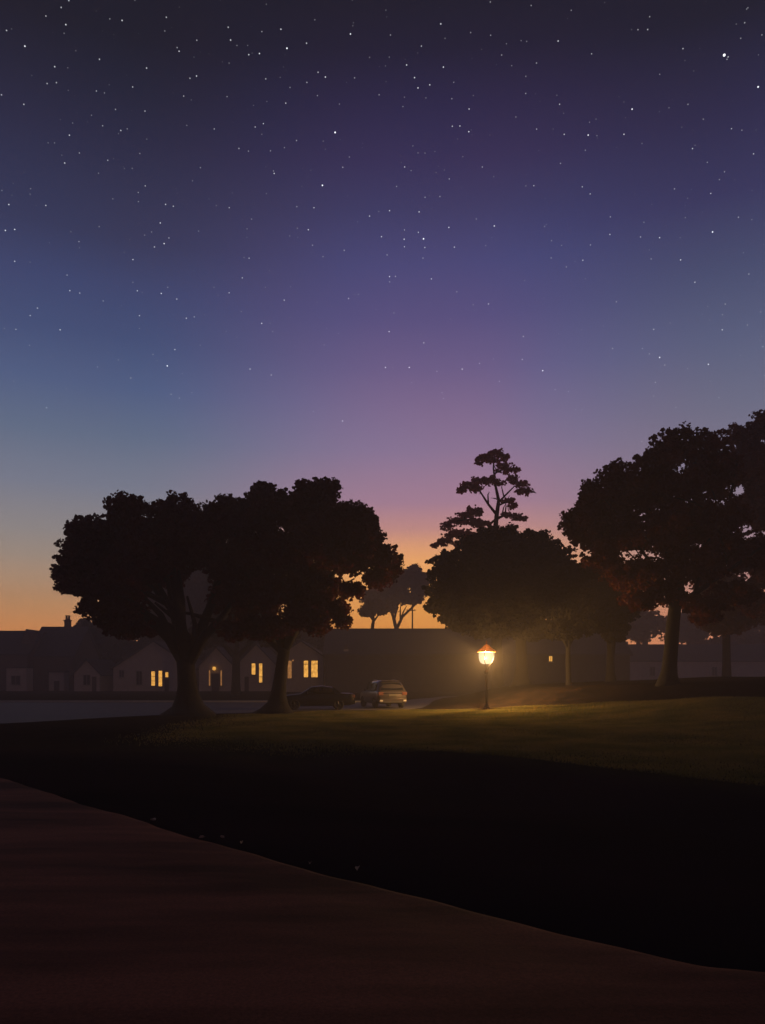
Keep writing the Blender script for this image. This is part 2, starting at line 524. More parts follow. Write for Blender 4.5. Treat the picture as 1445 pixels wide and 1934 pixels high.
def tree(name, label, cat, base, Y, clumps, trunk, limbs, leafm, barkm, group=None, depth=1.0, per=16, size=0.17, puff=0.24, dens=0.55, core=.2,
         copies=2, flare=1.0, nmax=20, nosub=False, subl=3.2):
    """clumps: (px, py, rx, ry) pixels at depth Y; every clump gets partners in front of or behind it so the crown is round"""
    sc = F / Y
    bx_, by_ = (base[0] - 722.5) / sc, Y
    bz_ = hz(bx_, by_) - 0.03
    root = empty(name, (bx_, by_, bz_))
    tag(root, label, cat, group)
    o3 = np.array([bx_, by_, bz_])
    W = np.array([P(c[0], c[1], Y) for c in clumps]) - o3
    rad = np.array([(c[2] / sc, c[3] / sc) for c in clumps])
    cx = W[:, 0].mean(); half = max(np.abs(W[:, 0] - cx).max(), 0.5) + 0.3
    cs, cr = [], []
    for w, r in zip(W, rad):
        room = half * depth * math.sqrt(max(0.06, 1 - ((w[0] - cx) / half) ** 2))
        offs = [0.15, -0.6, 0.65, -0.95, 0.95][:copies]
        for q in offs:
            dy = room * (q + rng.uniform(-0.2, 0.2))
            s = 1.0 if abs(q) < 0.3 else 0.9
            # the crown is domed: towards the viewer and away from him its tufts sit lower and closer in
            dome = 1 - abs(dy) / Y
            cs.append(np.array([w[0] * dome + (bx_ * (dome - 1) if dy < 0 else 0), dy, (w[2] + bz_ - CAMZ) * dome + CAMZ - bz_])); cr.append((r[0] * s, (0.5 * (r[0] + r[1])) * s, r[1] * s))
    cs, cr = np.array(cs), np.array(cr)
    pc, prad = [], []
    for c, r in zip(cs, cr):
        r = np.array(r)
        big = float(np.mean(r))
        ns = int(np.clip(5 + 2.6 * big / max(puff, .15), 3, nmax))
        # boughs: smaller lobes spread over the clump, each a cluster of leaf tufts, with gaps left between them
        dl = unit(rng.normal(size=(ns, 3)))
        lc = c + dl * r * rng.uniform(0.4, 0.92, ns)[:, None]
        lr = np.maximum(r * rng.uniform(0.22, 0.36, ns)[:, None], puff * .6)
        for c2, r2 in zip(lc, lr):
            area = 4 * math.pi * float(np.mean(r2)) ** 2
            m_ = max(3, int(dens * area / (puff * puff * 1.25)))
            d = unit(rng.normal(size=(m_, 3)))
            pc.append(c2 + d * (rng.uniform(0.3, 1.0, m_) ** 0.5)[:, None] * r2); prad.append(puff * rng.uniform(0.7, 1.25, m_))
        m_ = max(3, int(ns * 1.2))                       # loose sprays at the ends of twigs
        d = unit(rng.normal(size=(m_, 3)))
        pc.append(c + d * rng.uniform(.85, 1.18, m_)[:, None] * r); prad.append(puff * rng.uniform(0.35, 0.7, m_))
        m_ = max(2, int(core * dens * 4 * math.pi * big * big / (puff * puff * 4)))
        d = unit(rng.normal(size=(m_, 3)))
        pc.append(c + d * rng.uniform(0.1, .7, m_)[:, None] * r); prad.append(puff * rng.uniform(0.9, 1.4, m_))
    pc, prad = np.concatenate(pc), np.concatenate(prad)
    V_ = leaf_cloud(pc, prad, per, size)
    n_ = len(V_) // 6
    link('crown', np_mesh('crown', V_, np.arange(n_ * 6), np.full(n_, 6)), leafm, root, smooth=False)
    # trunk: (px, py, radius px, depth offset m)
    pts, rr = [], []
    for q in trunk:
        w = np.array(P(q[0], q[1], Y)) - o3
        pts.append((w[0], q[3] if len(q) > 3 else 0, w[2])); rr.append(q[2] / sc)
    pts[0] = (pts[0][0], pts[0][1], -0.15)
    r1 = rr[0]
    lob = [0.16 * flare * max(0, 1 - 0.35 * j) for j in range(len(pts))]
    mb = MB().tube(pts, rr, 14, lob)
    mb.build('trunk', barkm, root, smooth=True)
    for lm in limbs:
        pts, rr = [], []
        for q in lm:
            w = np.array(P(q[0], q[1], Y)) - o3
            pts.append((w[0], q[3] if len(q) > 3 else 0, w[2])); rr.append(q[2] / sc)
        mb = MB().tube(pts, rr, 8)
        if not nosub:
            for _ in range(3):                       # side branches of this limb
                j = random.randrange(1, len(pts)) if len(pts) > 2 else 1
                f_ = random.uniform(0.4, 1.0)
                p0 = Vector(pts[j - 1]).lerp(Vector(pts[j]), f_)
                up_ = [q for q in cs if q[2] > p0.z + 1.0] or list(cs)      # twigs grow upwards
                tgt = Vector(up_[random.randrange(len(up_))])
                v = tgt - p0
                if v.length > subl: v = v.normalized() * subl
                mid = p0 + v * 0.5 + Vector((random.uniform(-.2, .2), random.uniform(-.2, .2), random.uniform(0, .3)))
                r0 = rr[j] * 0.75 + 0.01
                mb.tube([p0, mid, p0 + v], [r0, r0 * 0.65, r0 * 0.3], 6)
        mb.build('limb', barkm, root, smooth=True)
    return root


G = 'broadleaf trees round the lamp lawn'
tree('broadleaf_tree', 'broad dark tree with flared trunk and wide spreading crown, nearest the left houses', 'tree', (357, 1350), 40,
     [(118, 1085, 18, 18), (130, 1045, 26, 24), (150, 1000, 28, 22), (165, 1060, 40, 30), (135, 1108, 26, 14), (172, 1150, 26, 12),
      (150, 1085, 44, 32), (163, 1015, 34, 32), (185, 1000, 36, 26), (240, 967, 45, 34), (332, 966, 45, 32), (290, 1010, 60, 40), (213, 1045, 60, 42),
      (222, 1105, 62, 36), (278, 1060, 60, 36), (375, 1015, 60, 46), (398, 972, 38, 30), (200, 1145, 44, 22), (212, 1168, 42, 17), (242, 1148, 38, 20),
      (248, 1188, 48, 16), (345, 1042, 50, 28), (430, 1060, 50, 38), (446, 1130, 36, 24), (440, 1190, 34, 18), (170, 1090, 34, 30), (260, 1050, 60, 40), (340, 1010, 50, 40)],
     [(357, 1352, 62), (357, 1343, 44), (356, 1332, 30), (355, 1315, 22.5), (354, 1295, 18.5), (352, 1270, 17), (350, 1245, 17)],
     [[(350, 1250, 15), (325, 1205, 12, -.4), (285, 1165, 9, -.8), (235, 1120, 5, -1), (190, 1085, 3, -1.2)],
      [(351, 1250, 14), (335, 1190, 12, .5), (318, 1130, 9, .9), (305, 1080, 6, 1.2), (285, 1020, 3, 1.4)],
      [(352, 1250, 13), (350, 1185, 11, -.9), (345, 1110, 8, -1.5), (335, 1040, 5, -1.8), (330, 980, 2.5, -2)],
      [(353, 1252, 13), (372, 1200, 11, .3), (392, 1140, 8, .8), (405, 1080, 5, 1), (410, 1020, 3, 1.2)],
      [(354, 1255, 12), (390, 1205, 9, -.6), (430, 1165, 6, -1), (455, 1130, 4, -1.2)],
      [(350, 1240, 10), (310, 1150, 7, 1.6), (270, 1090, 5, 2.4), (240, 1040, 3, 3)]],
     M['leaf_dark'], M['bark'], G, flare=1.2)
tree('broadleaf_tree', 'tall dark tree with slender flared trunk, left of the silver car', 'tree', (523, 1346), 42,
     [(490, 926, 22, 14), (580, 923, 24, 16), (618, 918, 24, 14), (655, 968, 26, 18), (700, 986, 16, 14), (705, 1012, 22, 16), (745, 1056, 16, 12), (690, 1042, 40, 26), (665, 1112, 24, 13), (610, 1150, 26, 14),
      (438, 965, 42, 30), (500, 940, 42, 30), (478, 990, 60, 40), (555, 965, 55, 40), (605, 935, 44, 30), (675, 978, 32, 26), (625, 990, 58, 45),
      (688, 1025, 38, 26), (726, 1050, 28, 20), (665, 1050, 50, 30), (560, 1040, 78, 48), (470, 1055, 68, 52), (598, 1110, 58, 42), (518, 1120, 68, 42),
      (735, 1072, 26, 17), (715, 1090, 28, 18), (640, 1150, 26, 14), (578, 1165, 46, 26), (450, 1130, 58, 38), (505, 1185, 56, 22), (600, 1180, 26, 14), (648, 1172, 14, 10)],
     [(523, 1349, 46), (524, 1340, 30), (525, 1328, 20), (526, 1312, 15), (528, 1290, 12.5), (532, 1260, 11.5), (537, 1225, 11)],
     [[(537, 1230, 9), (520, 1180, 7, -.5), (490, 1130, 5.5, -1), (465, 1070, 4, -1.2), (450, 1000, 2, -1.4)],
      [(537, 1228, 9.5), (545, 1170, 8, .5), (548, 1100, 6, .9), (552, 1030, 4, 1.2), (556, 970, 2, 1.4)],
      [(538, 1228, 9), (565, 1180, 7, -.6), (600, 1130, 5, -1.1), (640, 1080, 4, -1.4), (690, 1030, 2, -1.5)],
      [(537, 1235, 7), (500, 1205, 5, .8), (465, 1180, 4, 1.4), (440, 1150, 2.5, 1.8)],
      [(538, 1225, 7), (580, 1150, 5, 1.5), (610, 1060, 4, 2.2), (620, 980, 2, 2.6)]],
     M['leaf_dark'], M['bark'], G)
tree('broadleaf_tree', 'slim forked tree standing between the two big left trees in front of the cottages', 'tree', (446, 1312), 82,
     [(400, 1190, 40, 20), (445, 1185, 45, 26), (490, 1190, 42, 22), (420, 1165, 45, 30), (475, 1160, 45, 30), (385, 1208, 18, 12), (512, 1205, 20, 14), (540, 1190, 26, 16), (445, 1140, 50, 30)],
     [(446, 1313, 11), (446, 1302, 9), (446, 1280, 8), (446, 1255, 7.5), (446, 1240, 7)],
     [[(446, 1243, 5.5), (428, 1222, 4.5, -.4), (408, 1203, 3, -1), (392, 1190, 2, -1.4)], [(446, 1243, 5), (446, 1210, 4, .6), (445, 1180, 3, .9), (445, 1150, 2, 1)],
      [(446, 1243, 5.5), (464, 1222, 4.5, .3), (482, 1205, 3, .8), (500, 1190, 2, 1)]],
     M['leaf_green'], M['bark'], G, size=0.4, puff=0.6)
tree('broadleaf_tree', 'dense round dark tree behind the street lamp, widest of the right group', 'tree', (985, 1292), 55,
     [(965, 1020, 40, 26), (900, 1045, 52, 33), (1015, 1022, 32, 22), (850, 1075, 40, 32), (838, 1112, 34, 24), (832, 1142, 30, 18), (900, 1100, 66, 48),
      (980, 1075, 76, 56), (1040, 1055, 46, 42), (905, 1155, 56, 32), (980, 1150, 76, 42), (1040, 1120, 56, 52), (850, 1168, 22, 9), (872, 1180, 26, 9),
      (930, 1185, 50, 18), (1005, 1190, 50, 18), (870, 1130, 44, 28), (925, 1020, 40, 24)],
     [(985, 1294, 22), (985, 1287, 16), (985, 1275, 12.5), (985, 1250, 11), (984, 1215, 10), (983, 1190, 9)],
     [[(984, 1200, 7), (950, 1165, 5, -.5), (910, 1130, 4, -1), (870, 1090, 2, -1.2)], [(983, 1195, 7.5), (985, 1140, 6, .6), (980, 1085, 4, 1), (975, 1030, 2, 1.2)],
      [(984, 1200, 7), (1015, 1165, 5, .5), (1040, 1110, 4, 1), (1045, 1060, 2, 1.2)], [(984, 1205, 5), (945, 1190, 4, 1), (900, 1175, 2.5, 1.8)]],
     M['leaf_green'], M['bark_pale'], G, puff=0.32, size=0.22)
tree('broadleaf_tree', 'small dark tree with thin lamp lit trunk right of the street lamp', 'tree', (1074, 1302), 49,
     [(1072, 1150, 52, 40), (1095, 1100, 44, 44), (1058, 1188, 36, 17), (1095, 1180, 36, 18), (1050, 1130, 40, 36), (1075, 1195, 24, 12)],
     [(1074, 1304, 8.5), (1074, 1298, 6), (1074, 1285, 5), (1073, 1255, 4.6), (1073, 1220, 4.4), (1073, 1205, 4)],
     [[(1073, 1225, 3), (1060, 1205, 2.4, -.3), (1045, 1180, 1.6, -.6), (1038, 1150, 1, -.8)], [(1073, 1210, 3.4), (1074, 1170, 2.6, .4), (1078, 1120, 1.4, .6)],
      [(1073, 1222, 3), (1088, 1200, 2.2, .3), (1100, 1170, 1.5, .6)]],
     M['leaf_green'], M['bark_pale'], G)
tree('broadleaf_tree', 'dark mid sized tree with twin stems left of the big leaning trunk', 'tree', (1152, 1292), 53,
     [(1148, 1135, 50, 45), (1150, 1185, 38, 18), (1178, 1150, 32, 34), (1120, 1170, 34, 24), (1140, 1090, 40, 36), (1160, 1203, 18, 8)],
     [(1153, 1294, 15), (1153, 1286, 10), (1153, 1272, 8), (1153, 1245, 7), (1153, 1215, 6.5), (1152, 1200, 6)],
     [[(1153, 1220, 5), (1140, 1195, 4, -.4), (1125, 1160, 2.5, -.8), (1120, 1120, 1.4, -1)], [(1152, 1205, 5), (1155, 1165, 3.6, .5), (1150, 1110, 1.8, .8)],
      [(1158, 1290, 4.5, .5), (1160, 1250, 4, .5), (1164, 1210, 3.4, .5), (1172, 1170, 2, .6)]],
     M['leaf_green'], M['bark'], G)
tree('broadleaf_tree', 'largest tree with russet lamp lit leaves and dark leaning trunk on the right bank', 'tree', (1263, 1289), 41,
     [(1083, 985, 26, 24), (1108, 960, 26, 22), (1128, 925, 33, 24), (1160, 893, 28, 20), (1202, 890, 36, 24), (1262, 838, 30, 26), (1298, 828, 32, 20),
      (1342, 834, 32, 24), (1130, 990, 50, 34), (1195, 940, 58, 44), (1280, 900, 66, 48), (1350, 890, 56, 44), (1180, 1005, 58, 38), (1260, 1000, 58, 48),
      (1350, 975, 66, 48), (1135, 1050, 40, 30), (1228, 1080, 56, 36), (1320, 1065, 58, 42), (1400, 1040, 56, 46), (1205, 1135, 36, 16), (1330, 1140, 46, 18),
      (1390, 1120, 46, 26), (1175, 1085, 36, 24), (1260, 1120, 40, 20), (1345, 1165, 20, 8), (1240, 860, 30, 24)],
     [(1262, 1291, 23), (1262, 1284, 18.5), (1263, 1274, 15.5), (1265, 1255, 13.5), (1268, 1220, 12.5), (1272, 1170, 12), (1279, 1120, 11), (1285, 1080, 10)],
     [[(1274, 1155, 6), (1245, 1110, 5, -.6), (1215, 1070, 3.5, -1.2), (1180, 1030, 2, -1.5)], [(1284, 1090, 8), (1295, 1010, 6, .6), (1305, 930, 4, 1), (1315, 850, 2, 1.2)],
      [(1282, 1100, 7), (1262, 1030, 5, .8), (1235, 950, 3.5, 1.4), (1215, 890, 2, 1.6)], [(1276, 1145, 6), (1320, 1110, 4.5, -1), (1370, 1070, 3, -1.8), (1410, 1040, 2, -2.2)],
      [(1283, 1095, 6.5), (1320, 1030, 5, -1.2), (1350, 960, 3, -1.8), (1360, 890, 2, -2)], [(1278, 1130, 5), (1230, 1120, 3, -1.8), (1190, 1110, 2, -2.6)]],
     M['leaf_red'], M['bark'], G, flare=1.2, puff=.26)
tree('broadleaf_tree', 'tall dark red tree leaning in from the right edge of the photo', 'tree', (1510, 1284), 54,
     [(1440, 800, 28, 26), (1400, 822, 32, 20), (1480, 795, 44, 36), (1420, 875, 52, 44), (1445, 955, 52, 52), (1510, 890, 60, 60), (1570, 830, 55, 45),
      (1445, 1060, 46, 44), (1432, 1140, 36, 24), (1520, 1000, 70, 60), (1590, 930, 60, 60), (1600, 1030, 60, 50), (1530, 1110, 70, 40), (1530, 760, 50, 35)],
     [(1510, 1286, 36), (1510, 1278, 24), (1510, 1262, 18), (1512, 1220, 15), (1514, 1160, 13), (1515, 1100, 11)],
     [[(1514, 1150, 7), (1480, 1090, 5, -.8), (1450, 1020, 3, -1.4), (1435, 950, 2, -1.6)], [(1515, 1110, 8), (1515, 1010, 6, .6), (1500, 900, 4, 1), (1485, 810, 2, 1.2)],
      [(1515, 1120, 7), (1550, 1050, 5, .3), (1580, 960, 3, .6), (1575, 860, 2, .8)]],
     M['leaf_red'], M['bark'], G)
tree('broadleaf_tree', 'faint misty tree with straight pale trunk right of the big leaning trunk', 'tree', (1372, 1285), 70,
     [(1372, 1115, 56, 40), (1350, 1165, 46, 18), (1400, 1165, 46, 20), (1430, 1150, 36, 26), (1372, 1185, 40, 10)],
     [(1372, 1286, 11), (1372, 1278, 8.5), (1372, 1250, 7.5), (1372, 1210, 7), (1372, 1180, 6)],
     [[(1372, 1190, 4), (1350, 1165, 3, -.5), (1335, 1130, 1.6, -.8)], [(1372, 1185, 4), (1390, 1150, 3, .5), (1405, 1115, 1.6, .8)]],
     M['leaf_far'], M['bark_pale'], G, size=0.34, puff=0.5)
tree('layered_tree', 'tall airy tree with flat tiers of russet foliage above the dark round crown', 'tree', (940, 1290), 66,
     [(918, 862, 19, 8), (938, 853, 16, 9), (955, 860, 12, 5), (905, 868, 9, 4), (930, 868, 18, 6), (958, 883, 18, 7), (974, 887, 9, 4), (946, 880, 10, 6),
      (905, 907, 22, 8), (885, 915, 18, 7), (872, 924, 10, 5), (925, 905, 16, 8), (900, 922, 16, 5), (940, 912, 14, 6), (968, 904, 16, 6), (984, 914, 16, 7), (995, 925, 11, 6), (982, 926, 10, 4),
      (962, 945, 13, 5), (970, 952, 8, 4), (893, 962, 16, 7), (875, 972, 16, 7), (905, 965, 10, 5), (862, 985, 24, 8), (845, 992, 14, 6), (890, 985, 24, 9), (912, 990, 14, 8),
      (855, 1010, 22, 8), (838, 1022, 20, 8), (822, 1030, 9, 4), (880, 1008, 24, 9), (870, 1028, 20, 7), (960, 972, 12, 4), (978, 974, 12, 5), (990, 979, 7, 4)],
     [(940, 1291, 15), (940, 1280, 11), (939, 1240, 10), (937, 1150, 9), (935, 1060, 7), (935, 1005, 5), (938, 975, 4.2), (942, 945, 3.3), (936, 918, 2.4), (932, 885, 1.6), (933, 862, 1)],
     [[(938, 972, 3), (922, 952, 2.2), (908, 930, 1.5), (900, 915, 1)], [(941, 950, 2.2), (955, 935, 1.7), (972, 918, 1.2), (992, 925, .8)],
      [(935, 1000, 4), (915, 990, 3, -.5), (890, 985, 2, -1), (860, 990, 1.2, -1.4)], [(935, 1020, 4), (905, 1018, 3, .6), (865, 1020, 1.6, 1)],
      [(938, 980, 3), (955, 972, 2), (975, 978, 1.2), (990, 981, .8)], [(934, 895, 1.8), (945, 888, 1.2), (960, 885, .8)], [(940, 955, 2.2), (952, 950, 1.5), (965, 948, 1)],
      [(1000, 928, .9), (1008, 930, .8), (1013, 931, .6)]],
     M['leaf_pine'], M['bark'], None, size=0.21, puff=0.13, per=5, depth=0.4, copies=2, dens=.42, nmax=6, subl=1.1)
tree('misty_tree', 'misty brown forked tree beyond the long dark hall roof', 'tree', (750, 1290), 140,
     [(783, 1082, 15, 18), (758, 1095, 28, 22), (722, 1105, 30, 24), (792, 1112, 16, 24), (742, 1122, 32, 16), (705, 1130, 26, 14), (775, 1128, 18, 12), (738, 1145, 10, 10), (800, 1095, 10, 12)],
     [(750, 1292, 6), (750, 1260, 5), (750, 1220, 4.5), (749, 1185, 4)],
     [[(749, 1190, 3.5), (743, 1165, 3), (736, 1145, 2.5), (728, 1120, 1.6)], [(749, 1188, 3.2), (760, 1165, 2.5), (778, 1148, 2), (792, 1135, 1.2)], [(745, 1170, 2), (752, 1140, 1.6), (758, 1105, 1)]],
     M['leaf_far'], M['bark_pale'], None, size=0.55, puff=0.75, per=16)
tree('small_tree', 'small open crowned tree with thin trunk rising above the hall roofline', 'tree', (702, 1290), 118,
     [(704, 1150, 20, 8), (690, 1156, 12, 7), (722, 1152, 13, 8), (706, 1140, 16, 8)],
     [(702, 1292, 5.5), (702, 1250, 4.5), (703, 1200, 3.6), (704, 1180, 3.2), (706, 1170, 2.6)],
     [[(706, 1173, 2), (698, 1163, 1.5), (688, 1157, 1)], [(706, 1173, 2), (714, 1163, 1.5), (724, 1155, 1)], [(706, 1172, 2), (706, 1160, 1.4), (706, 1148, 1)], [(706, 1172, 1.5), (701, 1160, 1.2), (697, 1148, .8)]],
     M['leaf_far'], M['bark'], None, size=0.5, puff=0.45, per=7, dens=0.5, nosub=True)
tree('garden_tree', 'low dark tree behind the left house roofs', 'tree', (160, 1296), 122,
     [(160, 1178, 10, 8), (175, 1186, 16, 8), (152, 1186, 9, 7), (185, 1200, 24, 16), (160, 1205, 22, 14), (190, 1180, 12, 8)],
     [(165, 1296, 5), (165, 1270, 4), (165, 1220, 3)], [[(165, 1230, 2.5), (175, 1210, 2), (185, 1195, 1)], [(165, 1230, 2), (160, 1205, 1.5), (158, 1185, 1)]],
     M['leaf_green'], M['bark'], None, size=0.5, puff=0.6, nosub=True)


BG = 'trees behind the houses'
for lab, px, pt, w_, Y_ in (('bushy dark tree behind the roof of the wide gabled house', 272, 1085, 60, 124), ('dark tree behind the narrow cottage with the sidelights', 372, 1062, 60, 122),
                      ('dark tree behind the pointed cottage with paired windows', 468, 1150, 58, 126), ('dark tree between the end house and the hall ridge', 566, 1165, 50, 121), ('low bushy tree filling the gap left of the wide gabled house', 196, 1188, 46, 126)):
    tree('garden_tree', lab, 'tree', (px, 1297), Y_,
         [(px - w_ * .55, pt + 30, w_ * .5, 22), (px + w_ * .5, pt + 26, w_ * .5, 22), (px, pt + 18, w_ * .55, 18), (px - w_ * .8, pt + 52, w_ * .4, 22), (px + w_ * .8, pt + 50, w_ * .4, 22), (px, pt + 50, w_ * .6, 24), (px - w_ * .5, pt + 78, w_ * .5, 22), (px + w_ * .5, pt + 78, w_ * .5, 22)] + [(px + q * w_, yy, w_ * .5, 20) for yy in range(pt + 90, 1268, 24) for q in (-.75, 0, .75)],
         [(px, 1299, 6), (px, 1275, 5), (px, pt + 50, 3)], [[(px, pt + 60, 3), (px - 20, pt + 40, 2), (px - 30, pt + 26, 1)], [(px, pt + 60, 3), (px + 20, pt + 40, 2), (px + 30, pt + 26, 1)]],
         M['leaf_green'], M['bark'], BG, size=0.5, puff=0.7, per=14, dens=.9, nosub=True)
for lab, px, pt, w_, Y_ in (('added tree mass dimming the sky behind the left end of the low right terrace', 1205, 1150, 48, 158), ('added tree behind the terrace dimming the sky just right of the big leaning trunk', 1300, 1158, 46, 172),  # added trees: porous crowns dim the low sky in place of thick haze
                          ('added tree behind the terrace dimming the sky near the faint straight trunk', 1390, 1150, 50, 180), ('added tree dimming the sky behind the far right end of the terrace', 1475, 1150, 50, 166)):
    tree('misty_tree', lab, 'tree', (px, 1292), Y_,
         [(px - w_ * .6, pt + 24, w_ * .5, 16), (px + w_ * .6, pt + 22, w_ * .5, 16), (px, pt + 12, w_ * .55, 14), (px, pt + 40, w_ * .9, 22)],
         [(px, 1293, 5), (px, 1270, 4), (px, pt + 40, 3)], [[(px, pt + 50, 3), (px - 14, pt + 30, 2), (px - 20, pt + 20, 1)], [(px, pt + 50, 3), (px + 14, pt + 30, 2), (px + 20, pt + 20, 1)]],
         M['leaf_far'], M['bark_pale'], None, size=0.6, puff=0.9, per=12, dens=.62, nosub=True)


# --------------------------------------------------------------------- houses
def window(root, x0, x1, z0, z1, y, pane_mat, bars=0, transom=None, sill=True, name='window'):
    """frame standing proud of the wall plane y (wall faces -y), pane inside it"""
    t_, d = 0.07, 0.07
    fr = MB()
    fr.box(x0 - t_, x0, y - d, y, z0 - t_, z1 + t_).box(x1, x1 + t_, y - d, y, z0 - t_, z1 + t_)
    fr.box(x0, x1, y - d + .002, y, z1, z1 + t_).box(x0, x1, y - d + .002, y, z0 - t_, z0)
    for j in range(bars):
        xm = x0 + (x1 - x0) * (j + 1) / (bars + 1)
        fr.box(xm - .025, xm + .025, y - d + .01, y - .02, z0, z1)
    for tz in (transom or []):
        fr.box(x0, x1, y - d + .013, y - .02, z0 + (z1 - z0) * tz - .03, z0 + (z1 - z0) * tz + .03)
    f_ = fr.build(name, M['trim'], root)
    MB().box(x0, x1, y - .018, y - .004, z0, z1).build('pane', pane_mat, f_)
    if sill:
        MB().box(x0 - .15, x1 + .15, y - .16, y, z0 - t_ - .09, z0 - t_ - .002).build('sill', M['trim'], f_)
    return f_


def gable_roof(root, x0, x1, y0, y1, ze, zr, axis='y', over=0.35, th=0.22):
    """two roof slabs; the ridge runs along axis"""
    mb = MB()
    if axis == 'y':
        xm = (x0 + x1) / 2
        s = (zr - ze) / (xm - x0)
        xo = over
        mb.prism([(x0 - xo, ze - s * xo + .01), (xm, zr + .01), (xm, zr + th), (x0 - xo, ze - s * xo + th)], y0 - over, y1 + over, 'y')
        mb.prism([(x1 + xo, ze - s * xo + .01), (xm + .004, zr + .01), (xm + .004, zr + th), (x1 + xo, ze - s * xo + th)], y0 - over, y1 + over, 'y')
    else:
        ym = (y0 + y1) / 2
        s = (zr - ze) / (ym - y0)
        mb.prism([(y0 - over, ze - s * over + .01), (ym, zr + .01), (ym, zr + th), (y0 - over, ze - s * over + th)], x0 - over, x1 + over, 'x')
        mb.prism([(y1 + over, ze - s * over + .01), (ym + .004, zr + .01), (ym + .004, zr + th), (y1 + over, ze - s * over + th)], x0 - over, x1 + over, 'x')
    return mb.build('roof', M['roof'], root)


def gable_wall(root, x0, x1, y0, y1, ze, zr, axis, material, name='wall'):
    mb = MB()
    if axis == 'y':
        mb.prism([(x0, -.3), (x1, -.3), (x1, ze), ((x0 + x1) / 2, zr), (x0, ze)], y0, y1, 'y')
    else:
        mb.prism([(y0, -.3), (y1, -.3), (y1, ze), ((y0 + y1) / 2, zr), (y0, ze)], x0, x1, 'x')
    return mb.build(name, material, root)


def XZ(px, py, Y):
    q = P(px, py, Y); return q[0], q[2]


def at(px, Y):
    return (px - 722.5) / F * Y


def house(name, label, group, px0, px1, Y, deep, pye, pyr, axis, wallm):
    x0, x1 = at(px0, Y), at(px1, Y)
    cx = (x0 + x1) / 2
    root = empty(name, (cx, Y, 0))
    tag(root, label, 'house', group)
    ze, zr = P(0, pye, Y)[2], P(0, pyr, Y)[2]
    gable_wall(root, x0 - cx, x1 - cx, 0, deep, ze, zr, axis, wallm)
    rf = gable_roof(root, x0 - cx, x1 - cx, 0, deep, ze, zr, axis)
    return root, rf, cx


HG = 'houses along the far side of the road'
Yh = 105.0
# far left: dark brick house with a pale square bay
r, rf, cx = house('brick_house', 'dark brick house at the far left with pale square front bay', HG, -62, 52, 108, 10, 1235, 1190, 'x', M['brick'])
b_ = MB(); b_.box(at(12, 106) - cx, at(50, 106) - cx, -2.0, 0, -.3, P(0, 1262, 106)[2]); b_.build('bay', M['render'], r)
b_ = MB(); b_.box(at(10, 106) - cx, at(52, 106) - cx, -2.15, 0, P(0, 1262, 106)[2] + .004, P(0, 1262, 106)[2] + .2); b_.build('bay_roof', M['roof'], r)
window(r, at(22, 106) - cx, at(38, 106) - cx, .9, 2.1, -2.0, M['unlit'], 1)
gb = MB(); x0, x1 = at(20, 106) - cx, at(40, 106) - cx
gb.prism([(x0, P(0, 1215, 108)[2]), (x1, P(0, 1215, 108)[2]), ((x0 + x1) / 2, P(0, 1187, 108)[2])], 1.0, 6.0, 'y'); gb.build('dormer', M['brick'], rf)
# second: wide slate roof with two chimneys
r, rf, cx = house('brick_house', 'dark house with long slate roof carrying two clay pot chimneys', HG, 54, 138, 110, 10, 1238, 1182, 'x', M['brick'])
def chimney(rf, px, py0, py1, wpx, Y, cx, pots, y):
    sc = F / Y
    x = at(px, Y) - cx; w = wpx / sc / 2
    zb, zt = P(0, py0, Y)[2], P(0, py1, Y)[2]
    c = MB().box(x - w, x + w, y - w, y + w, zb - 1.5, zb + (zt - zb) * .55).box(x - w - .08, x + w + .08, y - w - .08, y + w + .08, zb + (zt - zb) * .55 + .002, zb + (zt - zb) * .55 + .16)
    c = c.build('chimney', M['brick'], rf)
    for q in pots:
        h = (zt - zb) * .45 - .16
        MB().lathe([(.17, 0), (.2, .05), (.16, h * .4), (.15, h * .85), (.2, h * .88), (.19, h), (.1, h)], 12, (x + q, y, zb + (zt - zb) * .55 + .165)).build('chimney_pot', M['pot'], c)
chimney(rf, 101, 1182, 1157, 10, 110, cx, (-.18, .2), 5)
chimney(rf, 124, 1182, 1170, 7, 110, cx, (0,), 5)
b_ = MB(); b_.box(at(90, 108) - cx, at(119, 108) - cx, -1.6, 0, -.3, P(0, 1270, 108)[2]); b_.build('porch', M['render'], r)
b_ = MB(); b_.box(at(88, 108) - cx, at(121, 108) - cx, -1.75, 0, P(0, 1270, 108)[2] + .004, P(0, 1270, 108)[2] + .2); b_.build('porch_roof', M['roof'], r)
MB().box(at(100, 108) - cx, at(110, 108) - cx, -1.66, -1.604, .0, 1.4).build('door', M['door'], r)
# third: small pale gable
r, rf, cx = house('gabled_cottage', 'small pale cottage with narrow pointed gable, left of the long wide gabled house', HG, 140, 188, 104, 9, 1272, 1247, 'y', M['render'])
window(r, at(158, 104) - cx, at(170, 104) - cx, .9, 2.2, 0, M['unlit'], 1)
MB().box(at(174, 104) - cx, at(182, 104) - cx, -.06, -.004, -.05, 2.0).build('door', M['door'], r)
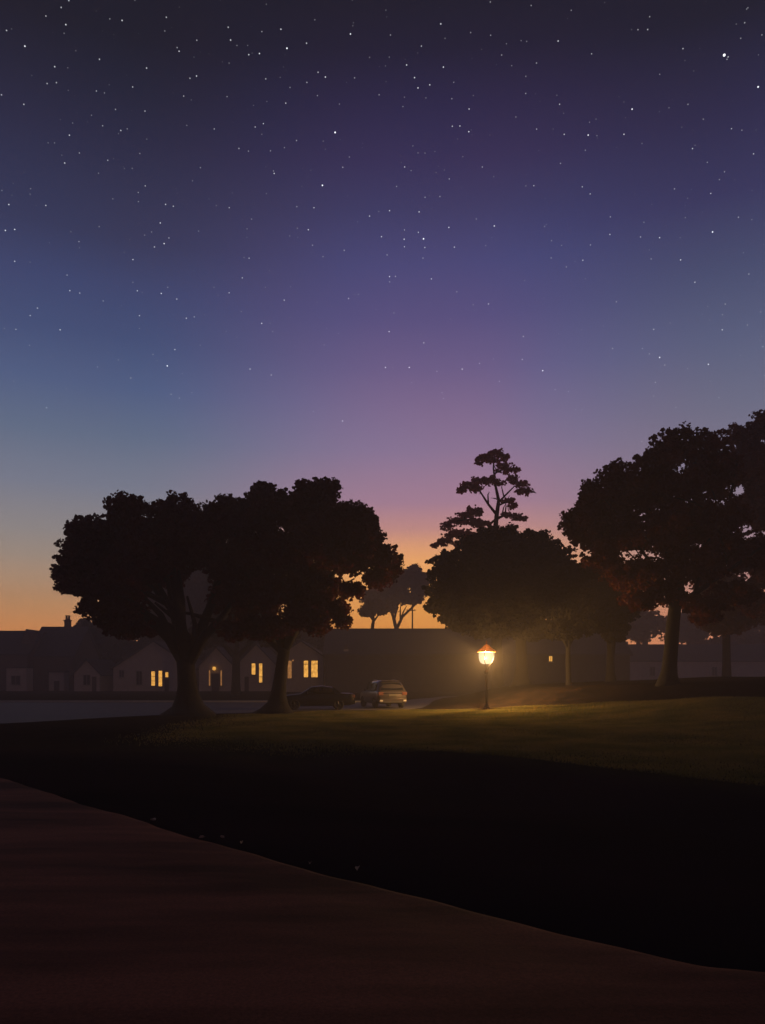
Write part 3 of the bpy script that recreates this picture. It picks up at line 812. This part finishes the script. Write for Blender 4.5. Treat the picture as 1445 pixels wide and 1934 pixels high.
# fourth: wide gable with three lit windows
r, rf, cx = house('gabled_house', 'wide pale gabled house with two tall lit windows and a small one', HG, 214, 366, Yh, 11, 1262, 1212, 'y', M['render'])
Z = lambda py, Y=Yh: P(0, py, Y)[2]
window(r, at(286, Yh) - cx, at(293, Yh) - cx, Z(1295), Z(1268), 0, M['lit'], 0, [.33, .62])
window(r, at(299.5, Yh) - cx, at(306.5, Yh) - cx, Z(1296), Z(1267), 0, M['lit'])
window(r, at(312.5, Yh) - cx, at(318, Yh) - cx, Z(1279), Z(1269.5), 0, M['lit'], 0)
window(r, at(258, Yh) - cx, at(268, Yh) - cx, Z(1293), Z(1268), 0, M['unlit'], 1)
window(r, at(226, Yh) - cx, at(234, Yh) - cx, Z(1279), Z(1266), 0, M['unlit'], 1)
MB().box(at(311, Yh) - cx, at(319, Yh) - cx, -.06, -.004, -.05, Z(1283)).build('door', M['door'], r)
# fifth: cottage with lit door surround
r, rf, cx = house('gabled_cottage', 'narrow pale cottage with thin lit door sidelights and a small round lamp', HG, 376, 441, Yh, 10, 1258, 1224, 'y', M['render'])
for px in (396, 418):
    window(r, at(px - 1.3, Yh) - cx, at(px + 1.3, Yh) - cx, Z(1295), Z(1266), 0, M['lit_dim'], 0, None, False, 'sidelight')
MB().box(at(400, Yh) - cx, at(414, Yh) - cx, -.07, -.004, -.05, Z(1272)).build('door', M['door'], r)
wl = MB().lathe([(.04, 0), (.2, .08), (.24, .25), (.2, .42), (.05, .5)], 12, (at(405.5, Yh) - cx, -.3, Z(1266)))
wl = wl.build('wall_lamp', M['lit'], r, smooth=True)
MB().box(at(405.5, Yh) - cx - .03, at(405.5, Yh) - cx + .03, -.3, -.004, Z(1266) + .5, Z(1266) + .56).build('bracket', M['iron'], wl)
# sixth
r, rf, cx = house('gabled_cottage', 'pale pointed cottage with paired tall lit windows behind the slender left trunk', HG, 447, 521, Yh, 10, 1256, 1218, 'y', M['render'])
window(r, at(475.5, Yh) - cx, at(482.5, Yh) - cx, Z(1274), Z(1253), 0, M['lit'])
window(r, at(489.5, Yh) - cx, at(495.5, Yh) - cx, Z(1289), Z(1253), 0, M['lit'], 0, [.3])
MB().box(at(462, Yh) - cx, at(470, Yh) - cx, -.06, -.004, -.05, Z(1278)).build('door', M['door'], r)
# seventh: end house beside the hall
Yg = 100.0
r, rf, cx = house('gabled_house', 'pale end house with bright double windows joined to the long dark hall', HG, 527, 610, Yg, 10, 1240, 1212, 'y', M['render'])
Z2 = lambda py: P(0, py, Yg)[2]
window(r, at(543.5, Yg) - cx, at(551, Yg) - cx, Z2(1281), Z2(1248), 0, M['lit_dim'], 0)
window(r, at(574, Yg) - cx, at(582, Yg) - cx, Z2(1279), Z2(1248), 0, M['lit'], 0, [.78])
window(r, at(588, Yg) - cx, at(600, Yg) - cx, Z2(1279), Z2(1248), 0, M['lit'], 0, [.80])
wl = MB().lathe([(.03, 0), (.09, .05), (.1, .14), (.03, .2)], 10, (at(553.5, Yg) - cx, -.15, Z2(1249))).build('wall_lamp', M['lit_dim'], r, smooth=True)

# the long hall
Yl = 95.0
x0, x1 = at(614, Yl), at(1190, Yl); cx = (x0 + x1) / 2
root = empty('hall', (cx, Yl, 0)); tag(root, 'long dark hall with straight unbroken ridge behind the car and lamp', 'building')
ze = P(0, 1236, Yl)[2]; zr = P(0, 1190, Yl + 6)[2]
gable_wall(root, x0 - cx, x1 - cx, 0, 12, ze, zr, 'x', M['hall'])
rf = gable_roof(root, x0 - cx, x1 - cx, 0, 12, ze, zr, 'x', .3)
xa, xb = at(645, Yl) - cx, at(662, Yl) - cx
z0 = P(0, 1238, Yl)[2]
MB().prism([(xa, z0), (xb, z0), ((xa + xb) / 2, z0 + 1.5)], 0.35, 4, 'y').build('dormer', M['hall'], rf)
MB().box((xa + xb) / 2 - .3, (xa + xb) / 2 + .3, .30, .346, z0 + .25, z0 + .8).build('dormer_vent', M['trim'], rf)
ZL = lambda py: P(0, py, Yl)[2]
window(root, at(1037, Yl) - cx, at(1043, Yl) - cx, ZL(1249), ZL(1239.5), 0, M['lit'], 1)
for px in ():
    window(root, at(px, Yl) - cx, at(px + 12, Yl) - cx, ZL(1285), ZL(1262), 0, M['unlit'], 1, [.5])
MB().box(at(740, Yl) - cx, at(762, Yl) - cx, -.08, -.004, -.05, 2.6).build('door', M['door'], root)

# misty terrace far right
Yt = 140.0
x0, x1 = at(1180, Yt), at(1640, Yt); cx = (x0 + x1) / 2
root = empty('terrace', (cx, Yt, 0)); tag(root, 'misty low terrace seen between the right hand trunks', 'building')
ze = P(0, 1248, Yt)[2]; zr = P(0, 1219, Yt + 5)[2]
gable_wall(root, x0 - cx, x1 - cx, 0, 10, ze, zr, 'x', M['render'])
rf = gable_roof(root, x0 - cx, x1 - cx, 0, 10, ze, zr, 'x', .3)
for px in (1197, 1236, 1408):
    x = at(px, Yt) - cx
    c = MB().box(x - .45, x + .45, 4.6, 5.4, zr - .6, zr + .7).build('chimney', M['brick'], rf)
    MB().lathe([(.18, 0), (.16, .3), (.2, .34), (.12, .4)], 10, (x, 5, zr + .702)).build('chimney_pot', M['pot'], c)
for px in (1228, 1345, 1505, 1560):
    window(root, at(px, Yt) - cx, at(px + 9, Yt) - cx, P(0, 1276, Yt)[2], P(0, 1260, Yt)[2], 0, M['unlit'], 1)
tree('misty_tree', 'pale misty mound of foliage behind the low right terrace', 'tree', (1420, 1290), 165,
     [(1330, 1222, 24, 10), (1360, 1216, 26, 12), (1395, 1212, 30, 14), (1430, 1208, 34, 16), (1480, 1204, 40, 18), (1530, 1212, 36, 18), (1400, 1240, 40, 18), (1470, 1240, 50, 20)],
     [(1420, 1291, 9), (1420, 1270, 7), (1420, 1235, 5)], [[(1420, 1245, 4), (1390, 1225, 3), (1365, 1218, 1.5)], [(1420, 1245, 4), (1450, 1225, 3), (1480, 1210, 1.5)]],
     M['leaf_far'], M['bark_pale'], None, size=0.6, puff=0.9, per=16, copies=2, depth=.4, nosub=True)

# pole beyond the hall
q = P(779, 1190, 118)
root = empty('utility_pole', (q[0], 118, 0)); tag(root, 'thin wooden pole with short crossarm above the hall roof', 'pole')
zt = P(0, 1143, 118)[2]
MB().lathe([(.16, 0), (.13, zt * .6), (.1, zt)], 10).build('post', M['wood'], root)
MB().box(-.9, .5, -.165, -.105, zt - .9, zt - .78).build('crossarm', M['wood'], root)
for x in (-.8, .4):
    MB().lathe([(.03, 0), (.06, .04), (.06, .12), (.02, .16)], 8, (x, -.135, zt - .778)).build('insulator', M['pot'], root)

# ----------------------------------------------------------------- street lamp
lx, ly = at(919, 45.2), 45.2
lz = hz(lx, ly)
lamp = empty('street_lamp', (lx, ly, lz)); tag(lamp, 'lit street lamp with glowing lantern and copper cap on the lawn', 'street lamp')
MB().lathe([(.24, -.1), (.24, .04), (.17, .07), (.14, .16), (.11, .3), (.085, .34)], 20).build('base', M['iron'], lamp, smooth=True)
MB().lathe([(.078, .3), (.07, 1.0), (.062, 2.1)], 16).build('pole', M['iron'], lamp, smooth=True)
MB().lathe([(.06, 2.08), (.11, 2.1), (.115, 2.2), (.09, 2.28), (.05, 2.31)], 16).build('collar', M['iron'], lamp, smooth=True)
for a_ in (R(-112), R(-38), R(95)):
    pr = [(.07, 2.2), (.11, 2.4), (.18, 2.54), (.30, 2.67), (.43, 2.84), (.475, 3.02), (.478, 3.4)]
    MB().tube([(r_ * math.cos(a_), r_ * math.sin(a_), z_) for r_, z_ in pr], [.03, .028, .026, .024, .022, .016, .014], 8).build('bracket', M['iron'], lamp, smooth=True)
MB().lathe([(.05, 2.31), (.05, 2.66), (.09, 2.68)], 14).build('stem', M['plastic'], lamp, smooth=True)


def glass_mat():
    """frosted, back lit lantern glass: glows and lets the bulb's light through"""
    m, nt, b = nodes_of('lantern_glass')
    N, L = nt.nodes, nt.links
    N.remove(b)
    e = N.new('ShaderNodeEmission'); e.inputs[0].default_value = (1.0, 0.83, 0.52, 1); e.inputs[1].default_value = 1.6
    t_ = N.new('ShaderNodeBsdfTransparent'); t_.inputs[0].default_value = (1, 1, 1, 1)
    mx = N.new('ShaderNodeMixShader'); mx.inputs[0].default_value = 0.35
    L.new(e.outputs[0], mx.inputs[2]); L.new(t_.outputs[0], mx.inputs[1])
    L.new(mx.outputs[0], N['Material Output'].inputs['Surface'])
    m.cycles.emission_sampling = 'NONE'
    return m


M['lglass'] = glass_mat()
M['amber'] = lit_mat('amber_glass', (1.0, .20, .02), .55, .6, 5)
MB().lathe([(.12, 2.66), (.26, 2.69), (.36, 2.76), (.42, 2.88), (.45, 3.02), (.46, 3.18), (.455, 3.36), (.42, 3.395)], 28).build('lantern_glass', M['lglass'], lamp, smooth=True)
cap = MB().lathe([(.53, 3.38), (.55, 3.41), (.50, 3.47), (.30, 3.60), (.2, 3.68), (.2, 3.72), (.12, 3.78), (.05, 3.82)], 28).build('cap', M['amber'], lamp, smooth=True)
MB().lathe([(.535, 3.365), (.56, 3.375), (.56, 3.392), (.535, 3.40)], 28).build('rim', M['copper'], lamp, smooth=True)
for k in range(6):                                   # copper ribs over the amber glass roof
    a_ = R(60 * k + 10)
    pr = [(.56, 3.405), (.505, 3.48), (.305, 3.61), (.205, 3.69), (.125, 3.79)]
    MB().tube([(r_ * math.cos(a_), r_ * math.sin(a_), z_) for r_, z_ in pr], [.02, .018, .016, .016, .012], 6).build('rib', M['copper'], cap)
MB().lathe([(.03, 3.81), (.05, 3.88), (.06, 3.94), (.03, 4.0), (.01, 4.08)], 12).build('finial', M['copper'], lamp, smooth=True)
bulb = bpy.data.lights.new('bulb', 'POINT')
bulb.energy = 5800; bulb.color = (1.0, 0.52, 0.165); bulb.shadow_soft_size = 0.06
bo = bpy.data.objects.new('bulb', bulb); COL.objects.link(bo); bo.parent = lamp; bo.location = (0, 0, 3.02)


# ------------------------------------------------------------------------ cars
def car(name, label, loc, rz, paint, st, wheels, wr, half, glassz, lights):
    """st: stations along y (rear -> front): y, z_sill, z_belt, z_roof, w_sill, w_belt, w_roof; the rear faces -y"""
    root = empty(name, loc, rz); tag(root, label, 'car')
    vs, fs = [], []
    m_ = 0
    for (y, zs_, zb, zt, ws, wb, wt) in st:
        half_ring = [(0, zs_), (ws * .8, zs_), (ws, zs_ + .06), (wb * 1.01, zs_ + (zb - zs_) * .45), (wb, zb - .05), (wb - .03, zb)]
        if zt > zb + .05:
            half_ring += [(wb + (wt - wb) * .55, zb + (zt - zb) * .6), (wt, zt - .07), (wt - .12, zt - .01), (0, zt + .015)]
        else:
            half_ring += [(wb - .10, zb + .012), (wb * .8, zb + .02), (wb * .6, zb + .03), (0, zb + .04)]
        ring = [(x, y, z) for x, z in half_ring] + [(-x, y, z) for x, z in half_ring[-2:0:-1]]
        m_ = len(ring); vs += ring
    n_ = len(st)
    for i_ in range(n_ - 1):
        for k_ in range(m_):
            k2 = (k_ + 1) % m_
            fs.append((i_ * m_ + k_, i_ * m_ + k2, (i_ + 1) * m_ + k2, (i_ + 1) * m_ + k_))
    fs.append(tuple(range(m_))); fs.append(tuple((n_ - 1) * m_ + k_ for k_ in range(m_ - 1, -1, -1)))
    body = MB().add(vs, fs).build('body', paint, root, smooth=True)
    bv = body.modifiers.new('bevel', 'BEVEL'); bv.width = .05; bv.segments = 3; bv.limit_method = 'ANGLE'; bv.angle_limit = R(50)
    for (wx, wy) in [(s * (half - .1), y) for s in (-1, 1) for y in wheels]:
        w = empty_part = None
        prof = [(wr * .62, -.11), (wr * .92, -.115), (wr, -.08), (wr, .08), (wr * .92, .115), (wr * .62, .11)]
        tv, tf = [], []
        nn = 28
        for r_, a in prof:
            for k_ in range(nn):
                g = 2 * math.pi * k_ / nn
                tv.append((wx + a, wy + r_ * math.cos(g), wr + r_ * math.sin(g)))
        for i_ in range(len(prof)):
            j_ = (i_ + 1) % len(prof)
            for k_ in range(nn):
                k2 = (k_ + 1) % nn
                tf.append((i_ * nn + k_, i_ * nn + k2, j_ * nn + k2, j_ * nn + k_))
        wh = MB().add(tv, tf).build('wheel', M['tyre'], root, smooth=True)
        rm = MB(); sx = 1 if wx > 0 else -1
        for k_ in range(5):
            g = 2 * math.pi * k_ / 5
            rm.tube([(wx + sx * .09, wy, wr), (wx + sx * .085, wy + wr * .62 * math.cos(g), wr + wr * .62 * math.sin(g))], [.05, .035], 6)
        rm.tube([(wx + sx * .03, wy, wr), (wx + sx * .05, wy, wr)], [wr * .63, wr * .63], 20)
        rm.build('rim', M['rim'], wh)
    return root


# silver estate: rear 3/4 view
q = P(742, 1340, 47.2)
suv = car('silver_car', 'silver hatchback car parked rear end to the lawn, its tail lit by the lamp', (q[0], 47.2, hz(q[0], 47.2) + .03), R(17), M['silver'],
          [(.02, .42, 1.02, 1.03, .80, .84, .60), (.10, .32, 1.06, 1.10, .86, .92, .66), (.22, .30, 1.07, 1.40, .88, .945, .70), (.52, .30, 1.06, 1.68, .90, .95, .66),
           (1.2, .28, 1.05, 1.73, .90, .95, .67), (2.2, .28, 1.04, 1.72, .90, .95, .67), (2.75, .28, 1.03, 1.58, .90, .95, .66), (3.35, .28, 1.02, 1.06, .90, .94, .64),
           (4.1, .30, .95, .96, .88, .92, .6), (4.5, .34, .85, .86, .80, .85, .5), (4.62, .42, .74, .75, .66, .70, .4)], (.95, 3.65), .36, .95, None, None)
# rear glass, following the sloping tailgate
def quad_panel(mb, a, b, c, d, th=.012):
    a, b, c, d = map(Vector, (a, b, c, d)); nn = (b - a).cross(d - a).normalized() * th
    return mb.add([a, b, c, d, a + nn, b + nn, c + nn, d + nn], [(3, 2, 1, 0), (4, 5, 6, 7), (0, 1, 5, 4), (1, 2, 6, 5), (2, 3, 7, 6), (3, 0, 4, 7)])
quad_panel(MB(), (-.72, .10, 1.14), (.72, .10, 1.14), (.60, .40, 1.60), (-.60, .40, 1.60)).build('rear_window', M['glass'], suv)
MB().box(-.60, .60, .36, .62, 1.70, 1.735).build('spoiler', M['silver'], suv, bevel=.012)
MB().box(-.88, .88, -.07, .14, .36, .62).build('bumper', M['silver'], suv, bevel=.04)
MB().box(-.60, .60, -.078, -.072, .38, .44).build('bumper_trim', M['plastic'], suv)
MB().box(-.27, .27, -.012, .012, .78, .89).build('number_plate', M['plate'], suv)
MB().box(-.62, .62, -.02, .03, .935, .965).build('tailgate_trim', M['rim'], suv)
for s in (-1, 1):
    MB().box(min(s * .60, s * .93), max(s * .60, s * .93), -.01, .30, .82, 1.03).build('tail_light', M['red'], suv, bevel=.03)
    MB().box(min(s * .66, s * .86), max(s * .66, s * .86), -.085, -.02, .44, .54).build('reflector', M['clear'], suv, bevel=.015)
    MB().box(min(s * .5, s * .8), max(s * .5, s * .8), 4.42, 4.6, .62, .76).build('headlight', M['clear'], suv, bevel=.02)
    mb = MB()
    for (ya, yb) in ((.62, 1.5), (1.6, 2.55)):
        za, zb_ = 1.12, 1.60
        p4 = [(s * .945, ya, za), (s * .945, yb + .12, za), (s * .80, yb - .12, zb_), (s * .80, ya + .1, zb_)]
        if s > 0: p4 = p4[::1]
        else: p4 = p4[::-1]
        quad_panel(mb, *p4, th=.03)
    mb.build('side_window', M['glass'], suv)
    MB().box(min(s * .95, s * 1.12), max(s * .95, s * 1.12), 2.75, 2.88, 1.04, 1.2).build('wing_mirror', M['silver'], suv, bevel=.03)
    MB().tube([(s * .62, .6, 1.755), (s * .64, 1.4, 1.79), (s * .62, 2.2, 1.765)], [.02, .022, .02], 6).build('roof_rail', M['rim'], suv, smooth=True)

# dark saloon, side on, tail towards the silver car
xr = at(667, 46)
sed = car('dark_car', 'dark low saloon car parked side on in shade beside the silver car', (xr, 46.4, hz(xr - 2, 46.4) + .03), R(97), M['blackpaint'],
          [(.0, .45, .82, .83, .72, .76, .5), (.08, .32, .92, .94, .80, .85, .5), (.25, .26, .95, .96, .84, .88, .5), (.75, .24, .96, .98, .85, .89, .56), (1.3, .22, .95, 1.34, .86, .90, .58),
           (1.9, .22, .94, 1.42, .86, .90, .60), (2.5, .22, .93, 1.38, .86, .90, .59), (3.2, .22, .92, .95, .86, .89, .56), (4.0, .24, .84, .85, .84, .86, .5), (4.4, .30, .74, .75, .76, .78, .4), (4.5, .40, .64, .65, .6, .62, .3)],
          (.95, 3.55), .32, .88, None, None)
quad_panel(MB(), (-.72, .80, 1.00), (.72, .80, 1.00), (.55, 1.27, 1.32), (-.55, 1.27, 1.32)).build('rear_window', M['glass'], sed)
MB().box(-.82, .82, -.06, .12, .34, .56).build('bumper', M['blackpaint'], sed, bevel=.04)
for s in (-1, 1):
    MB().box(min(s * .50, s * .86), max(s * .50, s * .86), -.03, .26, .70, .90).build('tail_light', M['red'], sed, bevel=.03)
    MB().box(min(s * .55, s * .8), max(s * .55, s * .8), -.07, -.01, .42, .5).build('reflector', M['clear'], sed, bevel=.012)
    MB().box(min(s * .4, s * .74), max(s * .4, s * .74), 4.32, 4.48, .56, .68).build('headlight', M['clear'], sed, bevel=.02)
    mb = MB()
    for (ya, yb) in ((1.25, 1.95), (2.03, 2.75)):
        p4 = [(s * .90, ya, 1.0), (s * .90, yb + .1, 1.0), (s * .72, yb - .1, 1.30), (s * .72, ya + .12, 1.30)]
        if s < 0: p4 = p4[::-1]
        quad_panel(mb, *p4, th=.03)
    mb.build('side_window', M['glass'], sed)
    MB().box(min(s * .9, s * 1.05), max(s * .9, s * 1.05), 2.78, 2.9, .95, 1.08).build('wing_mirror', M['blackpaint'], sed, bevel=.03)

# fallen leaves beside the path
for j, (px, py, s) in enumerate(((382, 1583, .035), (420, 1583, .035), (457, 1593, .035), (290, 1550, .06), (585, 1633, .03), (676, 1642, .05))):
    ps = None
    for Y in np.linspace(4, 16, 800):
        w = P(px, py, Y)
        if w[2] <= hz(w[0], w[1]) + .02:
            ps = w; break
    if ps is None: continue
    lw = s * .45
    vs = [(-s, 0, .01), (-s * .4, lw, .03), (s * .4, lw * .9, .035), (s * 1.2, 0, .012), (s * .4, -lw * .9, .03), (-s * .4, -lw, .028), (0, 0, .004)]
    mb = MB().add(vs + [(x, y, z - .004) for x, y, z in vs], [(6, i_, (i_ + 1) % 6) for i_ in range(6)] + [(13, (i_ + 1) % 6 + 7, i_ + 7) for i_ in range(6)] + [(i_, i_ + 7, (i_ + 1) % 6 + 7, (i_ + 1) % 6) for i_ in range(6)])
    o = mb.build('fallen_leaf', M['fleaf'])
    o.location = (ps[0], ps[1], hz(ps[0], ps[1]) + .02); o.rotation_euler = (random.uniform(-.2, .2), random.uniform(-.2, .2), random.uniform(0, 6))
    tag(o, 'small dry fallen leaf on dark grass by the path edge', 'leaf', 'fallen leaves by the path')

# ------------------------------------------------------------------------ haze
hm = bpy.data.materials.new('mist'); hm.use_nodes = True
nt = hm.node_tree; nt.nodes.remove(nt.nodes['Principled BSDF'])
pv = nt.nodes.new('ShaderNodeVolumePrincipled')
pv.inputs['Color'].default_value = (0.92, 0.88, 0.86, 1); pv.inputs['Density'].default_value = DENS; pv.inputs['Anisotropy'].default_value = 0.25
nt.links.new(pv.outputs[0], nt.nodes['Material Output'].inputs['Volume'])
haze = MB().box(-185, 185, -45, 220, -1.7, 25.5).build('haze', hm)
tag(haze, 'thin evening mist over the lawn and houses', 'haze', kind='stuff')

# ------------------------------------------------------------------------- sky
W = bpy.data.worlds.new('World'); S.world = W; W.use_nodes = True
nt = W.node_tree; N, L = nt.nodes, nt.links
bg = N['Background']
tc = N.new('ShaderNodeTexCoord')
nv = N.new('ShaderNodeVectorMath'); nv.operation = 'NORMALIZE'; L.new(tc.outputs['Generated'], nv.inputs[0])
sep = N.new('ShaderNodeSeparateXYZ'); L.new(nv.outputs[0], sep.inputs[0])


def math_(op, a, b=None, clamp=False):
    n_ = N.new('ShaderNodeMath'); n_.operation = op; n_.use_clamp = clamp
    for i_, v in enumerate((a, b)):
        if v is None: continue
        if isinstance(v, (int, float)): n_.inputs[i_].default_value = v
        else: L.new(v, n_.inputs[i_])
    return n_.outputs[0]


def maprange(v, a, b, c=0.0, d=1.0, smooth=True):
    n_ = N.new('ShaderNodeMapRange'); n_.interpolation_type = 'SMOOTHSTEP' if smooth else 'LINEAR'
    L.new(v, n_.inputs[0])
    for i_, x in zip((1, 2, 3, 4), (a, b, c, d)): n_.inputs[i_].default_value = x
    return n_.outputs[0]


def mixc(f, a, b, mode='MIX'):
    n_ = N.new('ShaderNodeMix'); n_.data_type = 'RGBA'; n_.blend_type = mode
    for i_, v in ((0, f), (6, a), (7, b)):
        if isinstance(v, (int, float)): n_.inputs[i_].default_value = v
        elif isinstance(v, tuple): n_.inputs[i_].default_value = v
        else: L.new(v, n_.inputs[i_])
    return n_.outputs[2]


el = math_('MULTIPLY', math_('ARCSINE', sep.outputs['Z']), 180 / math.pi / 45.0)
az = math_('MULTIPLY', math_('ARCTAN2', sep.outputs['X'], sep.outputs['Y']), 180 / math.pi)


def ramp(stops):
    r_ = N.new('ShaderNodeValToRGB'); cr = r_.color_ramp; cr.interpolation = 'LINEAR'
    while len(cr.elements) < len(stops): cr.elements.new(0.5)
    for e_, (d, c) in zip(cr.elements, sorted(stops)):
        e_.position = d / 45.0
        # what reaches the lawn has crossed the mist; the sky beyond it is that much brighter
        T = math.exp(-DENS * min(23.5 / max(math.sin(R(max(d, .5))), .02), 225.0))
        e_.color = (*(max(v - (1 - T) * a_, 0) / T for v, a_ in zip(lin(mute(c, d)), (.020, .015, .022))), 1)
    L.new(el, r_.inputs[0]); return r_.outputs[0]


def mute(c, d):
    k = .84 if d > 10 else .84 + .16 * (10 - d) / 10
    g = .3 * c[0] + .55 * c[1] + .15 * c[2]
    f = .97 - .08 * max(0, (d - 30) / 15)
    return tuple((g + (v - g) * k) * f for v in c)


SKY_C = [(0, (200, 124, 56)), (3.3, (208, 131, 60)), (5, (224, 146, 68)), (7, (240, 160, 80)), (8.6, (240, 160, 92)), (9.8, (224, 150, 108)), (10.9, (197, 134, 128)), (12.8, (167, 122, 147)), (16.5, (140, 114, 152)),
         (21.8, (106, 93, 144)), (25.1, (86, 80, 136)), (28.3, (72, 72, 128)), (31.3, (62, 60, 108)), (34, (56, 49, 94)), (36.7, (47, 41, 80)), (39.3, (37, 34, 60)), (42, (32, 31, 48)), (45, (28, 27, 42))]
SKY_L = [(0, (205, 130, 74)), (3.5, (198, 131, 80)), (5, (186, 134, 92)), (6.5, (170, 134, 106)), (8.3, (154, 135, 122)), (10, (140, 132, 132)), (13.2, (116, 122, 143)), (16.5, (94, 110, 140)), (19.7, (77, 95, 138)),
         (22.8, (66, 80, 125)), (25.8, (61, 70, 115)), (28.5, (54, 58, 95)), (33.7, (43, 44, 74)), (36, (37, 38, 62)), (38.5, (32, 32, 49)), (45, (26, 26, 40))]
SKY_R = [(0, (205, 125, 90)), (3.5, (200, 128, 96)), (7, (178, 128, 122)), (10, (150, 124, 140)), (14, (126, 119, 142)), (18, (108, 109, 137)), (22, (90, 95, 130)), (26, (73, 77, 115)), (30, (58, 55, 98)), (34, (48, 44, 80)), (38.4, (34, 33, 52)), (45, (27, 26, 40))]
c = mixc(maprange(az, 2, -19), ramp(SKY_C), ramp(SKY_L))
c = mixc(maprange(az, 6, 25), c, ramp(SKY_R))
# away from the afterglow the sky is dark blue
away = maprange(math_('ABSOLUTE', az), 32, 95)
c = mixc(away, c, mixc(0.45, ramp(SKY_R), (*lin((46, 46, 72)), 1)))
c = mixc(maprange(math_('ABSOLUTE', az), 60, 140, 0, .75), c, (*lin((40, 40, 62)), 1))
# soft drifting patches of violet and blue
nz = N.new('ShaderNodeTexNoise'); nz.inputs['Scale'].default_value = 3.2; nz.inputs['Detail'].default_value = 1.5; L.new(nv.outputs[0], nz.inputs['Vector'])
tint = mixc(maprange(nz.outputs['Fac'], .35, .65), (0.93, 1.0, 1.04, 1), (1.06, .98, .98, 1))
c = mixc(maprange(el, .2, .5), c, mixc(1.0, c, tint, 'MULTIPLY'))
# below the horizon
c = mixc(maprange(el, -.005, -.06), c, (.012, .010, .012, 1))


# stars
def stars(scale, rad, gain, seed):
    off = N.new('ShaderNodeVectorMath'); off.operation = 'ADD'; L.new(nv.outputs[0], off.inputs[0]); off.inputs[1].default_value = (seed, seed * .37, seed * .71)
    v = N.new('ShaderNodeTexVoronoi'); v.inputs['Scale'].default_value = scale; L.new(off.outputs[0], v.inputs['Vector'])
    b_ = maprange(v.outputs['Distance'], rad, rad * .35)
    s2 = N.new('ShaderNodeSeparateColor'); L.new(v.outputs['Color'], s2.inputs[0])
    lum = math_('POWER', s2.outputs[0], 2.2)
    return math_('MULTIPLY', math_('MULTIPLY', b_, lum), gain)


st_ = math_('ADD', stars(80, .058, 1.15, .0), stars(26, .022, 1.4, 3.1))
st_ = math_('ADD', st_, stars(120, .095, 1.0, 7.7))
fade = maprange(el, 9.5 / 45, 27 / 45)
st_ = math_('MULTIPLY', st_, fade)
for (px, py, r_, g_) in ((1368, 104, 2.9, 2.5), (542, 91, 1.8, 1.6), (633, 250, 2.1, 1.8), (609, 350, 2.0, 1.6), (800, 451, 2.0, 1.8), (1111, 255, 1.6, 1.3), (1346, 438, 1.8, 1.5), (1194, 206, 1.7, 1.4),
                         (1025, 700, 1.7, 1.4), (647, 795, 1.7, 1.3), (310, 460, 1.6, 1.2), (316, 691, 1.8, 1.5), (728, 694, 1.6, 1.2), (773, 694, 1.6, 1.2), (1246, 675, 1.7, 1.4), (47, 87, 1.7, 1.3),
                         (490, 101, 1.5, 1.2), (662, 64, 1.6, 1.3), (1338, 688, 1.5, 1.2), (873, 697, 1.5, 1.1), (88, 770, 1.4, 1.0), (1432, 164, 2.0, 1.5)):
    d = Vector(P(px, py, 1.0)) - Vector((0, 0, CAMZ)); d.normalize()
    dp = N.new('ShaderNodeVectorMath'); dp.operation = 'DISTANCE'; L.new(nv.outputs[0], dp.inputs[0]); dp.inputs[1].default_value = d
    rr_ = r_ * .68 / 1445
    st_ = math_('ADD', st_, maprange(dp.outputs['Value'], rr_, rr_ * .4, 0, g_))
sc_ = N.new('ShaderNodeMix'); sc_.data_type = 'RGBA'; sc_.blend_type = 'ADD'; sc_.inputs[0].default_value = 1
cs_ = N.new('ShaderNodeVectorMath'); cs_.operation = 'SCALE'; cs_.inputs[0].default_value = (.95, .98, 1.0); L.new(st_, cs_.inputs['Scale'])
L.new(c, sc_.inputs[6]); L.new(cs_.outputs[0], sc_.inputs[7])
L.new(sc_.outputs[2], bg.inputs['Color'])
bg.inputs['Strength'].default_value = 1.0

# the sun has just set behind the hall: only a trace of direct warm light is left
sun = bpy.data.lights.new('sun', 'SUN'); sun.energy = 0.03; sun.angle = R(12); sun.color = (1, .55, .3)
so = bpy.data.objects.new('sun', sun); COL.objects.link(so)
so.rotation_euler = (R(88), 0, R(178))

# ---------------------------------------------------------------------- camera
cam = bpy.data.cameras.new('camera'); cam.sensor_fit = 'HORIZONTAL'; cam.sensor_width = 36; cam.lens = 36
cam.shift_y = (HZ - 967) / 1445
cam.clip_start = 0.1; cam.clip_end = 3000
co = bpy.data.objects.new('camera', cam); COL.objects.link(co)
co.location = (0, 0, CAMZ); co.rotation_euler = (R(90), 0, 0)
S.camera = co

S.view_settings.view_transform = 'Standard'; S.view_settings.look = 'None'
S.view_settings.exposure = 0; S.view_settings.gamma = 1
cy = S.cycles
cy.use_denoising = True
cy.max_bounces = 5; cy.diffuse_bounces = 2; cy.glossy_bounces = 2; cy.transmission_bounces = 2; cy.volume_bounces = 0; cy.transparent_max_bounces = 8
cy.sample_clamp_indirect = 2.0
